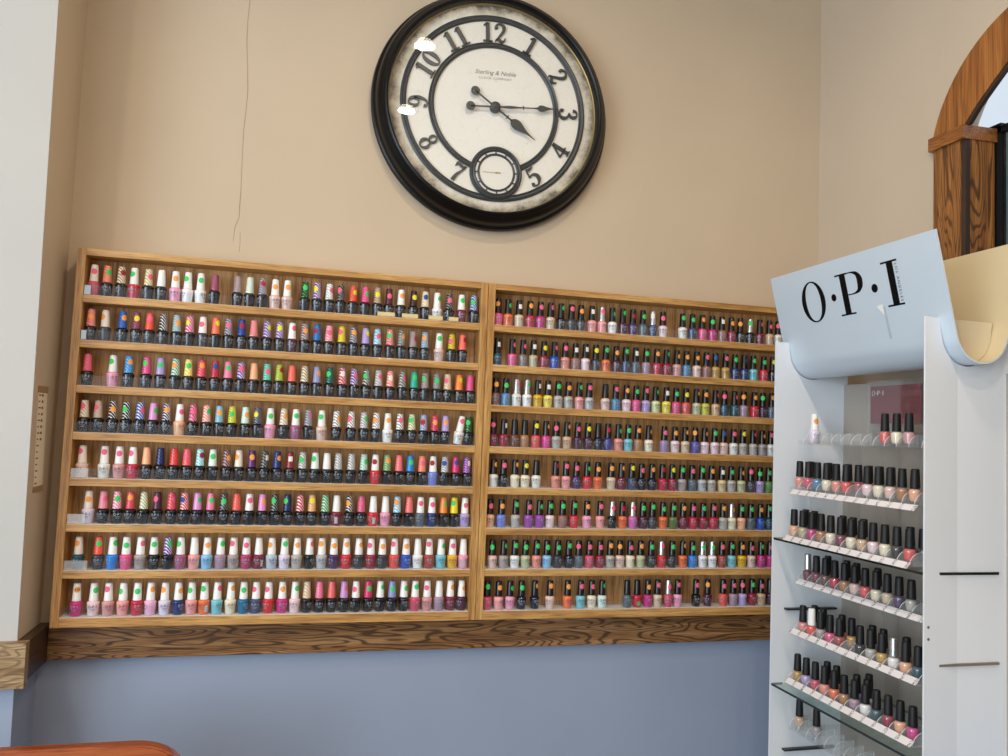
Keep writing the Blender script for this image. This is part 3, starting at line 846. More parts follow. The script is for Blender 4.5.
# small red card in an acrylic holder
card = empty('sign_card', (2.08, -0.436, 1.5575))
tag(card, 'small dark red card with white letters in a clear holder, above the top tray', 'sign card')
COFF = (-2.08, 0.436, -1.5575)
bm = NB(); box(bm, 2.0795, 2.0805, -0.53, -0.343, 1.618, 1.719); o = obj('red_card', bm, pm('dark_red_card', '7d2f38', 0.35, coat=0.3), card); o.location = COFF
bm = NB(); box(bm, 2.0775, 2.0790, -0.545, -0.330, 1.558, 1.735); box(bm, 2.0812, 2.0826, -0.545, -0.330, 1.558, 1.735); box(bm, 2.05, 2.0826, -0.545, -0.330, 1.5576, 1.5586)
o = obj('clear_holder', bm, ACRY, card); o.location = COFF
bm = NB()
def kput(u, v, d): return (2.0792 - d, -0.348 - u, 1.700 + v)
K = 0.115
def kk(pts): return [(u * K + 0.024, (v - .1287) * K, max(w * K, .0007)) for u, v, w in pts]
# letters at about a fifth of the sign's size
K = 0.125
ribbon(bm, kk(ellipse_stroke(-.1405, .1287, .0415, .0540, .0150, .006, 30)), kput, 0, .0003, closed=True)
ribbon(bm, kk([(-.0115, .078, .0215), (-.0115, .180, .0215)]), kput, 0, .0003, smooth=False)
ribbon(bm, kk([(0, .1797, .006), (.022, .1795, .006), (.040, .174, .010), (.0485, .152, .0195), (.039, .131, .0095), (.022, .1265, .006), (0, .1262, .006)]), kput, 0, .0003)
ribbon(bm, kk([(.1570, .078, .0205), (.1570, .181, .0205)]), kput, 0, .0003, smooth=False)
for u in (-.0565, .0955): ribbon(bm, kk([(u - .009, .1275, .018), (u + .009, .1275, .018)]), kput, 0, .0003, smooth=False)
o = obj('card_letters', bm, pm('white_card_print', 'e8dcdc', 0.6), card); o.location = COFF

# ------------------------------------------------------------------ wooden chair, only its top rail in view
CHW = wood('red_orange_chair_wood', 'b4602f', 'a5522a', '914423', '6f3119', 'X', rough=0.25, coat=0.6)
ch = empty('wooden_chair', (0.13, -0.5, 0))
tag(ch, 'glossy orange-brown wooden chair at the lower left, only its curved top rail showing', 'chair')
HOFF = (-0.13, 0.5, 0)
def chp(name, bm, smooth=40):
    o = obj(name, bm, CHW, ch, smooth); o.location = HOFF
x0, x1, zt = -0.15, 0.362, 0.8545
bm = NB()
out = [(x0, 0.775), (x1 - 0.004, 0.775)]
def corner(cx_, sgn): 
    pts = []
    for i in range(0, 13):
        a = math.pi / 2 * i / 12
        pts.append((cx_ + sgn * 0.105 * math.cos(a), zt - 0.062 + 0.062 * math.sin(a)))
    return pts
out += corner(x1 - 0.105, 1) + corner(x0 + 0.105, -1)[::-1]
fs = prism(bm, out, -0.322, -0.287, 'XZ')
bm.normal_update()
es = [e for e in bm.edges if len(e.link_faces) == 2 and abs(e.verts[0].co.y - e.verts[1].co.y) < 1e-6 and e.calc_face_angle(0) > 1.0]
bmesh.ops.bevel(bm, geom=es, offset=0.004, segments=2, affect='EDGES')
chp('top_rail', bm)
for xa in (x0 + 0.012, x1 - 0.057):
    bm = NB(); box(bm, xa, xa + 0.045, -0.318, -0.291, 0, 0.78, bev=0.004); chp('back_post', bm)
    bm = NB(); box(bm, xa, xa + 0.04, -0.715, -0.675, 0, 0.435, bev=0.004); chp('front_leg', bm)
    bm = NB(); box(bm, xa + 0.01, xa + 0.03, -0.676, -0.317, 0.37, 0.436, bev=0.003); chp('side_apron', bm)
for i in range(4):
    xa = x0 + 0.10 + i * 0.085
    bm = NB(); box(bm, xa, xa + 0.05, -0.311, -0.299, 0.46, 0.777, bev=0.003); chp('back_slat', bm)
bm = NB(); box(bm, x0 + 0.005, x1 - 0.005, -0.725, -0.285, 0.435, 0.462, bev=0.008); chp('seat', bm)
# ------------------------------------------------------------------ bottles
PAL = {'K': '0b0c0f', 'aqua': '7cc6d2', 'azure': '2f83d8', 'beige': 'd9c2a4', 'blush': 'e6c3b6', 'brick': 'a8453d', 'brown': '6b4338', 'brownmauve': '7d5452', 'brownrose': '9c6c62',
 'charcoal': '3a3a40', 'copper': 'b07a4c', 'coralred': 'e0564e', 'cream': 'efe3c6', 'crimson': 'c22443', 'darkteal': '1f4f5c', 'dustymauve': 'a98a9c', 'dustyrose': 'd59a98',
 'gold': 'c29a4a', 'goldcream': 'd8c193', 'golden': 'e3b112', 'green': '5f8f3a', 'hotcoral': 'f2564f', 'hotmagenta': 'd9398f', 'hotpink': 'e8528a', 'indigo': '3a3a86', 'khaki': 'c3b38f',
 'lavender': 'b7a2d4', 'lemon': 'f0dc4e', 'lightgray': 'b9bcbf', 'lightpink': 'eeb3d0', 'lime': 'cfcb45', 'magenta': 'c8307f', 'mauve': 'a2567c', 'mauvelilac': '9f84ad', 'mint': 'd9efe6',
 'mustard': 'efb22c', 'navy': '15182c', 'navyblue': '1d2f6b', 'offwhite': 'e9e6df', 'olive': '5f7444', 'orange': 'ee7340', 'orchid': '9b4da8', 'orchidpink': 'd167b0', 'palegreen': 'cfdba0',
 'palelilac': 'e3d8ea', 'palepink': 'f0d3d6', 'peach': 'f0b48c', 'periwinkle': '7486d6', 'pink': 'f0a3c0', 'plum': '4b2038', 'purple': '4a2a5e', 'raspberry': 'b23a66', 'red': 'd42a35',
 'rosered': 'd1516a', 'royalblue': '1f4fb4', 'sage': 'bfc29a', 'salmon': 'e89384', 'salmonpink': 'f2a3a2', 'silver': 'b9b4ab', 'silverblue': 'b7c6d6', 'skyblue': '8cc3ea', 'slate': '5b666f',
 'slateblue': '3e4a6c', 'steelblue': '4b86ad', 'tan': 'd3ae8a', 'taupe': 'ab9f9d', 'taupebrown': '857168', 'tealblue': '1c6b93', 'violet': '5d52a8', 'white': 'f2f1ef', 'wine': '7a1f3a', 'winered': '98233c'}
CAPC = {'aqua': '7fd5df', 'azure': '1f86d8', 'black': '0b0b0d', 'blue': '2450b0', 'coral': 'f2705f', 'cream': 'ecdfbf', 'crimson': 'cc2548', 'gloss': '0c0c10', 'gray': '9da0a2', 'green': '3da35a',
 'ivory': 'ece3d4', 'lavender': 'b39fdc', 'lilac': 'e19ad3', 'lime': 'c4e04a', 'magenta': 'd8307f', 'maroon': '5d1a34', 'mint': 'bfe8d6', 'navy': '1c2050', 'olive': 'a99a45', 'orange': 'f58a3a',
 'peach': 'fbb588', 'periwinkle': '8f94cc', 'pink': 'f283a8', 'plum': '5a2148', 'purple': '6a3a9e', 'red': 'dc3540', 'redorange': 'ee4f36', 'rose': 'd56a86', 'rosered': 'dc5260', 'salmon': 'f58d79',
 'silver': 'c8c8cb', 'sky': '7cc4e6', 'tan': 'cfb497', 'teal': '1fae9c', 'tealblue': '1f7fa6', 'tealgray': '6f9ca2', 'white': 'f4f3f0', 'yellow': 'f2d922'}
DOTC = {'g': ('green', '3fce6a'), 'p': ('pink', 'f0668c'), 'o': ('orange', 'f8a44a'), 'y': ('yellow', 'ece52a'), 'b': ('blue', '1f4f9e'), 'r': ('dark-red', 'a8183a'), 'w': ('white', 'efece6')}
BODYWORD = {'K': 'black', 'brownmauve': 'brown-mauve', 'brownrose': 'rosy-brown', 'coralred': 'coral-red', 'darkteal': 'dark-teal', 'dustymauve': 'dusty-mauve', 'dustyrose': 'dusty-rose', 'goldcream': 'gold-cream',
 'golden': 'golden-yellow', 'hotcoral': 'bright-coral', 'hotmagenta': 'bright-magenta', 'hotpink': 'hot-pink', 'lightgray': 'light-grey', 'lightpink': 'light-pink', 'mauvelilac': 'mauve-lilac', 'navyblue': 'navy-blue',
 'offwhite': 'off-white', 'orchidpink': 'orchid-pink', 'palegreen': 'pale-green', 'palelilac': 'pale-lilac', 'palepink': 'pale-pink', 'rosered': 'rose-red', 'royalblue': 'royal-blue', 'salmonpink': 'salmon-pink',
 'silverblue': 'silvery-blue', 'skyblue': 'sky-blue', 'slateblue': 'slate-blue', 'steelblue': 'steel-blue', 'taupebrown': 'taupe-brown', 'tealblue': 'teal-blue', 'winered': 'wine-red'}
CAPWORD = {'gray': 'grey', 'redorange': 'red-orange', 'rosered': 'rose-red', 'tealblue': 'teal-blue', 'tealgray': 'grey-teal', 'sky': 'sky-blue', 'gloss': 'glossy-black'}
def polish(c):
    return pm('polish_' + BODYWORD.get(c, c).replace('-', '_'), PAL[c], 0.16, coat=0.5, coat_rough=0.04)
def capmat(c, matte=False):
    if '/' not in c:
        if c == 'silver': return pm('cap_silver', CAPC[c], 0.25, 0.85)
        return pm('cap_' + c + ('_matte' if matte else ''), CAPC[c], 0.55 if matte else 0.32, coat=0 if matte else (0.8 if c == 'gloss' else 0.15))
    name = 'cap_' + c.replace('/', '_and_')
    if name in MATS: return MATS[name]
    a, b = c.split('/')
    m = pm(name, CAPC[a], 0.35, coat=0.15)
    tc = nd(m, 'ShaderNodeTexCoord'); oi = nd(m, 'ShaderNodeObjectInfo')
    ad = nd(m, 'ShaderNodeVectorMath', operation='ADD'); lk(m, tc.outputs['Object'], ad.inputs[0]); lk(m, oi.outputs['Random'], ad.inputs[1])
    w = nd(m, 'ShaderNodeTexWave'); w.bands_direction = 'DIAGONAL'; w.wave_profile = 'SIN'
    w.inputs['Scale'].default_value = 68 + (sum(map(ord, c)) % 5) * 5
    w.inputs['Distortion'].default_value = 1.6 if sum(map(ord, c)) % 2 else 0.4
    w.inputs['Detail'].default_value = 1; w.inputs['Detail Scale'].default_value = 3
    lk(m, ad.outputs[0], w.inputs['Vector'])
    r = ramp(m, w.outputs['Fac'], [(0.0, CAPC[a]), (0.80, CAPC[b])], 'CONSTANT')
    lk(m, r.outputs[0], m.node_tree.nodes['Principled BSDF'].inputs['Base Color'])
    return m
def dotmat(k): return pm('sticker_' + DOTC[k][0].replace('-', '_'), DOTC[k][1], 0.6)
PRINT_L = pm('pale_bottle_print', 'aeb4bc', 0.5)
PRINT_D = pm('dark_bottle_print', '3d3438', 0.5)
BAR = pm('white_barcode_label', 'eceae6', 0.6)
_t = nd(BAR, 'ShaderNodeTexCoord'); _w = nd(BAR, 'ShaderNodeTexWave'); _w.bands_direction = 'Z'; _w.inputs['Scale'].default_value = 190; _w.inputs['Distortion'].default_value = 3
lk(BAR, _t.outputs['Object'], _w.inputs['Vector']); _rr = ramp(BAR, _w.outputs['Fac'], [(0.0, '4a4a4e'), (0.25, 'eceae6')], 'CONSTANT'); lk(BAR, _rr.outputs[0], BAR.node_tree.nodes['Principled BSDF'].inputs['Base Color'])

GEL_BODY = [(0, 0), (.0104, 0), (.0118, .0007), (.0124, .003), (.0133, .014), (.0145, .027), (.0150, .0315), (.0148, .0335), (.0132, .0352), (.0108, .0362), (.0100, .0375), (0, .0376)]
GEL_CAP = [(.0098, .0374), (.0106, .0374), (.01085, .0385), (.0106, .041), (.0086, .0770), (.0081, .0796), (.0072, .0808), (0, .0812)]
LAC_BODY = [(0, 0), (.0106, 0), (.0116, .0008), (.0120, .004), (.0130, .016), (.0140, .0265), (.0143, .0290), (.0138, .0315), (.0120, .0338), (.0098, .0350), (.0090, .0362), (0, .0363)]
LAC_CAP = [(.0088, .0360), (.0100, .0360), (.0102, .0372), (.0100, .0400), (.0088, .0755), (.0083, .0778), (.0073, .0788), (0, .0790)]
def radius(prof, z):
    for (r0, z0), (r1, z1) in zip(prof, prof[1:]):
        if z0 <= z <= z1 and z1 > z0: return r0 + (r1 - r0) * (z - z0) / (z1 - z0)
    return prof[-2][0]
def prof_mesh(name, prof, seg=20):
    bm = NB(); lathe(bm, prof, seg); me = mesh(name, bm, [pm('placeholder', '808080')], 40); return me
def wrap(prof, u, v, lift):
    """point on the bottle front: u along the girth, v height"""
    r = radius(prof, v) + lift
    a = u / r
    return (r * math.sin(a), -r * math.cos(a), v)
def patch(name, prof, uc, vc, w, h, rnd, lift=0.0003):
    bm = NB()
    if rnd:
        c = bm.verts.new(wrap(prof, uc, vc, lift)); n = 18
        mid = [bm.verts.new(wrap(prof, uc + w / 4 * math.cos(2 * math.pi * i / n), vc + h / 4 * math.sin(2 * math.pi * i / n), lift)) for i in range(n)]
        rim = [bm.verts.new(wrap(prof, uc + w / 2 * math.cos(2 * math.pi * i / n), vc + h / 2 * math.sin(2 * math.pi * i / n), lift)) for i in range(n)]
        for i in range(n):
            j = (i + 1) % n
            bm.faces.new((c, mid[i], mid[j])); bm.faces.new((mid[i], rim[i], rim[j], mid[j]))
    else:
        n = 6
        g = [[bm.verts.new(wrap(prof, uc + w * (i / n - .5), vc + h * (j / n - .5), lift)) for i in range(n + 1)] for j in range(n + 1)]
        for j in range(n):
            for i in range(n): bm.faces.new((g[j][i], g[j][i + 1], g[j + 1][i + 1], g[j + 1][i]))
    bmesh.ops.recalc_face_normals(bm, faces=bm.faces[:])
    return mesh(name, bm, [pm('placeholder', '808080')], 60)
def print_mesh(name, prof, zt):
    """the lettering on the bottle front: three spaced capitals with dots, three lines of small print"""
    bm = NB()
    H = 0.0062
    s = H / 0.105
    def put(u, v, d): return wrap(prof, u, v, 0.00025 + d)
    def T(pts): return [((u) * s * 0.92, zt + (v - .1287) * s, max(w * s, .0007)) for u, v, w in pts]
    ribbon(bm, T(ellipse_stroke(-.1405, .1287, .0415, .0540, .016, .010, 16)), put, 0, .00012, closed=True)
    ribbon(bm, T([(-.0115, .078, .02), (-.0115, .180, .02)]), put, 0, .00012, smooth=False)
    ribbon(bm, T([(0, .1797, .01), (.040, .174, .012), (.0485, .152, .018), (.039, .131, .012), (0, .1262, .01)]), put, 0, .00012, n=3)
    ribbon(bm, T([(.1570, .078, .02), (.1570, .181, .02)]), put, 0, .00012, smooth=False)
    for u in (-.0565, .0955): ribbon(bm, T([(u - .009, .1275, .018), (u + .009, .1275, .018)]), put, 0, .00012, smooth=False)
    rr = random.Random(3)
    for k, wl in enumerate((.012, .009)):
        z = zt - 0.0062 - k * 0.0034; u = -wl / 2
        while u < wl / 2:
            l = rr.uniform(.0012, .0028)
            ribbon(bm, [(u, z, .0006), (min(u + l, wl / 2), z, .0006)], put, 0, .0001, smooth=False)
            u += l + .0007
    return mesh(name, bm, [pm('placeholder', '808080')])

def proto(kind, name, body_prof, cap_prof, zt, dot_z):
    root = empty(name)
    b = obj('bottle_body', prof_mesh(name + '_body', body_prof, 24), None, root)
    c = obj('cap', prof_mesh(name + '_cap', cap_prof, 24), None, root)
    p = obj('lettering', print_mesh(name + '_lettering', body_prof, zt), None, b)
    k = radius(cap_prof, dot_z) / 0.0097
    d = obj('round_sticker', patch(name + '_dot', cap_prof, 0, dot_z, .0148, .0148, True), None, c)
    q = obj('square_sticker', patch(name + '_square', cap_prof, 0, dot_z, .0115, .0135, False), None, c)
    l = obj('barcode_label', patch(name + '_label', body_prof, 0, 0.015, .0085, .0175, False, .0004), None, b)
    e = obj('body_sticker', patch(name + '_body_dot', body_prof, 0, 0.012, .0115, .0115, True, .0005), None, b)
    for o in (b, c, p, d, q, l, e): o.material_slots[0].link = 'OBJECT'
    return dict(root=root, body=b, cap=c, print=p, dot=d, sq=q, lab=l, bdot=e)
GEL = proto('gel', 'gel_polish_bottle', GEL_BODY, GEL_CAP, .0235, .0625)
LAC = proto('lac', 'nail_lacquer_bottle', LAC_BODY, LAC_CAP, .0225, .0610)

N170 = text_mesh('sticker_number', '170', .0085); N170.materials.append(pm('black_sticker_ink', '1c1a18', 0.6))
def copy_part(src, parent, mat, rz=None, loc=None):
    c = src.copy(); COL.objects.link(c); c.parent = parent
    c.material_slots[0].material = mat
    if rz is not None: c.rotation_euler = (0, 0, rz)
    if loc is not None: c.location = loc
    return c
ORD = ['zeroth', 'first', 'second', 'third', 'fourth', 'fifth', 'sixth', 'seventh', 'eighth', 'ninth', 'tenth', 'eleventh', 'twelfth', 'thirteenth', 'fourteenth', 'fifteenth', 'sixteenth']
ROWW = ['top', 'second-highest', 'third-highest', 'fourth-highest', 'fourth-lowest', 'third-lowest', 'second-lowest', 'bottom']
def capword(c): return '-and-'.join(CAPWORD.get(k, k) for k in c.split('/'))
def luma(c):
    r, g, b, _ = hx(PAL[c]); return 0.3 * r + 0.6 * g + 0.1 * b
rnd = random.Random(11)
def place(P, x, y, z, cap, sticker, body, extra, label, cat, group, matte=False):
    r = P['root'].copy(); COL.objects.link(r); r.location = (x, y, z)
    tag(r, label, cat, group)
    # turn the front towards the room with a small random twist
    r.rotation_euler = (0, 0, rnd.uniform(-0.12, 0.12))
    b = copy_part(P['body'], r, polish(body))
    c = copy_part(P['cap'], r, capmat(cap, matte))
    tw = rnd.choice((-0.9, -0.5, -0.2, 0.0, 0.15, 0.4, 0.8))
    if 'bodydot' in extra: copy_part(P['bdot'], b, dotmat('g'), 0.1)
    else:
        copy_part(P['print'], b, PRINT_L if luma(body) < 0.32 else PRINT_D, tw)
    if 'lab' in extra: copy_part(P['lab'], b, BAR, tw + (0.95 if tw < 0.2 else -0.95))
    if sticker not in ('-', ''):
        k, pos = sticker[0], sticker[1]
        rz = {'l': -0.62, 'c': 0.0, 'r': 0.62}[pos] + 0.12 + rnd.uniform(-0.12, 0.12)
        s = copy_part(P['sq'] if k == 'w' else P['dot'], c, dotmat(k), rz, (0, 0, rnd.uniform(-.003, .004)))
        s['label'] = DOTC[k][0] + ' sticker'
        if 'n170' in extra:
            t = obj('sticker_number', N170, None, s)
            t.rotation_euler = (math.pi / 2, 0, 0); t.location = (0, -.0106, .0622)
    if 'tilt' in extra:
        r.rotation_euler = (0, 0.16, 0); r.location = (x - 0.001, y, z + 0.0019)
    return r
def run(rows, P, y, side, what, cat, group):
    for ri, row in enumerate(rows):
        ents = [e.split() for e in row.split(';')]
        n = len(ents)
        for i, e in enumerate(ents):
            x, cap, stk, body, extra = float(e[0]) / 1000, e[1], e[2], e[3], e[4:]
            od = (ORD[i + 1] + ' from left') if i < (n + 1) // 2 else (ORD[n - i] + ' from right')
            dot = '' if stk == '-' else ' with ' + DOTC[stk[0]][0] + ' sticker'
            lab = f"{capword(cap)}-capped {BODYWORD.get(body, body)} {what}{dot}, {od} on {side} rack's {ROWW[ri]} shelf"
            place(P, x, y + rnd.uniform(-.001, .001), SHELF[ri] + .0009, cap, stk, body, extra, lab, cat, group)
LEFT = [
    "37.8 ivory pc rosered; 68.6 redorange/cream gr K; 102.3 cream/black rr K; 133.3 white gl crimson; 167.5 cream/olive pr K; 199 white - K; 233.8 white oc pink; 264.7 white gl white; 296.6 white gc white; 331.5 maroon/pink - K; 389.7 maroon/white - K; 421 white/green - K; 454 navy/white rc K; 486.6 white oc blush; 518.6 white oc blush; 565.3 black/green gc K; 597.5 purple/white yl K; 630.4 white/gray pr K; 661.6 black/gray pl K; 694.9 red/orange yr K; 728.5 magenta/pink gr K; 762 tan/black yc K; 794.1 maroon/black pc K; 828 white oc K; 863.4 black/maroon yc K; 896.2 cream/tan bc K; 930.9 white gr white; 965.8 black/gray pc K; 1001.4 white gc wine; 1037.2 blue/white gl K",
    "37.8 red/white oc K; 71.6 ivory ol charcoal; 112.8 blue/azure or K; 146.1 plum/rose yc K; 177.6 redorange/coral pc K; 210.7 black/white - K; 243.8 tealgray/white or K; 275.7 magenta/white yl K; 308.5 white pl charcoal; 340.8 coral/orange yr K; 373.1 navy/white pc K; 406.7 blue/black rc K; 437.7 red/white - K; 471.8 purple/white yr K; 504.6 purple/white yc K; 537.4 white pr plum; 570.4 plum/white oc K; 603.3 azure/navy rl K; 635.3 pink/cream pc K; 669.9 yellow/olive pl K; 701.6 navy/white oc K; 734.7 lavender yr K; 767.3 sky/white pc K; 802 red/white gl K; 834.3 black/white or K; 867.2 maroon/white rr K; 900.7 tealblue/white ol K; 941.7 white gc blush; 977.8 yellow/black pl K; 1008.9 coral rr K",
    "37.8 rosered/pink - K; 97.5 white gl pink; 135.1 azure/sky or K; 177.8 magenta/pink gl K; 211.4 lavender gc K; 248.1 mint/black ol K; 279.5 yellow/white gc K; 312.2 red/pink oc K; 345.8 red/navy bc K; 378.4 pink gc K; 411.8 purple/white pc K; 444.5 peach - K; 478.5 teal/mint pc K; 510.2 lime/black rr K; 542.9 coral - K; 576.5 cream/black - K; 609 periwinkle/gray or K; 643.5 black/teal gl K; 677.2 crimson/white wc K; 709.4 purple/white pr K; 742.4 black/white gl K; 776 gray/white pr K; 808.4 coral/white wc K; 842.5 black/white pr K; 875.7 teal gc K; 906.5 maroon/white gl K; 939.7 gray/black gc K; 970.9 tan/cream pl K; 1004.2 orange yr K; 1036.2 magenta/pink - K",
    "38.5 tan/white pl K; 70.2 tan/gray pl K; 104.5 black/white oc K; 136.7 black/white gl K; 169.6 blue/white pr K; 201.3 lilac gr K; 233.6 navy/white oc K; 265.8 white pr peach; 298.3 pink/black pc K; 331.7 salmon/white gr K; 363.8 sky/gray oc K; 396 yellow/green gc K; 429.5 mint/white or K; 460.7 navy/gray yl K; 493.6 white gc pink; 528.2 tan/white or K; 559.7 white gc mauve; 592.6 navy/white pr K; 628.4 white gl blush; 667.8 white/black or K; 707.5 white/black pl K; 741.9 gray/white gr K; 775.8 white/black ol K; 807.6 white oc white; 841.6 white/black pc K; 874.7 cream/green gl K; 908 sky/red rl K; 939.2 crimson/rose oc K; 970.2 lavender oc K; 1006.4 white pc offwhite tilt; 1037.2 black/green gl K",
    "41.6 ivory pl blush; 92.7 white pc offwhite; 127.7 white pc dustyrose; 159.9 white pl crimson; 192.5 peach - K; 225.6 black/blue - K; 258.6 red/coral - K; 290.2 redorange/pink pl K; 322.4 aqua/white rr K; 354.3 white/mint gc K; 388.3 plum/tan or K; 419.8 ivory ol K; 452.6 plum/purple oc K; 485.3 black/gray wr K; 517.5 navy/blue or K; 551 maroon/red wc K; 583.7 gray/white gl K; 616.7 white/mint gl K; 647.8 white - K; 678.6 gray/white - K; 713.6 gray/white - K; 747.5 mint/gray gr K; 779 white rl red; 811.5 green/tan oc K; 844.3 coral/pink - K; 876.1 azure gc K; 908.5 coral/peach pc K; 939.9 white rl periwinkle; 973.6 gray/white bl K; 1004.7 magenta/red bc K; 1036.8 purple/lilac wr K",
    "63.5 ivory oc palelilac; 97.5 pink/tan pr K; 130 pink/white gc K; 161.2 red/rose oc K; 193.5 cream/green - K; 225.8 plum/black pl K; 259.4 red/pink pr K; 291.5 red/white bl K; 323.2 lilac gr K; 355.8 pink gc K; 388.6 black/gray gc K; 420.7 coral/red - K; 453 white pc K; 485.9 lilac/pink or K; 518 black/gray gl K; 550.3 black/blue gl K; 583.6 crimson/white - K; 614.9 peach/olive yc K; 649.4 green/white - K; 680.2 white - wine lab; 714.9 black/white ol K; 746.8 rose/magenta pl K; 778.9 white - red lab; 812.4 white - pink; 845 sky/white ol K; 877.9 coral/pink - K; 909.8 white pc slate; 942.3 white pc navyblue; 974.9 orange gr K; 1005.7 yellow gl K; 1036.5 white pc lavender",
    "48.3 ivory ol darkteal; 94.2 redorange/coral gc charcoal; 127.5 white gr azure; 159.2 white gc hotpink; 193.1 white pr taupe; 225.2 white gc K; 258.6 purple/white gr K; 289.9 white gl mauve; 322.8 white - salmonpink lab; 354.3 white oc skyblue; 387.7 white gr dustymauve; 420 white pl taupe lab; 452.1 white pc raspberry; 483.8 white - wine lab; 516.8 white ol silverblue lab; 549.7 white gc palelilac; 582.1 white oc silver; 614.7 white pr K; 646.9 white ol lightgray; 678.9 white oc purple; 712.1 white oc red; 745.7 white or charcoal; 778.5 white pl winered; 809.9 white oc charcoal; 843.1 white pl coralred; 875.1 white oc royalblue; 908 white - white lab; 940 white pl brick; 973.4 white gr aqua; 1005.8 white pc mustard; 1036.9 white - pink lab",
    "51.9 white oc magenta n170; 90.9 white gr palepink; 125.3 white pl dustyrose; 159.4 white gl salmonpink; 193.1 white gc crimson; 224.5 white or lightpink; 258.7 white ol palelilac; 291.2 white or navyblue; 323.3 white gl salmonpink; 354.7 white gl orange lab; 386.2 white pr aqua; 420 white or cream; 452 white gc tealblue; 483.6 white pl slateblue; 515.4 white pl red; 550.3 white oc magenta; 583.2 white gr palepink; 614 tan/cream - K; 646.7 pink/rose - K; 679 coral/rose - K; 712.1 lavender/pink pr K; 743.7 white pl K; 776.7 magenta/red gc K; 809.9 white gr K; 841.9 periwinkle gc K; 874.4 white gr K; 905.7 white gc rosered; 939.4 white pl dustyrose; 972.7 white - dustymauve; 1005 white or wine; 1036.8 white or plum",
]
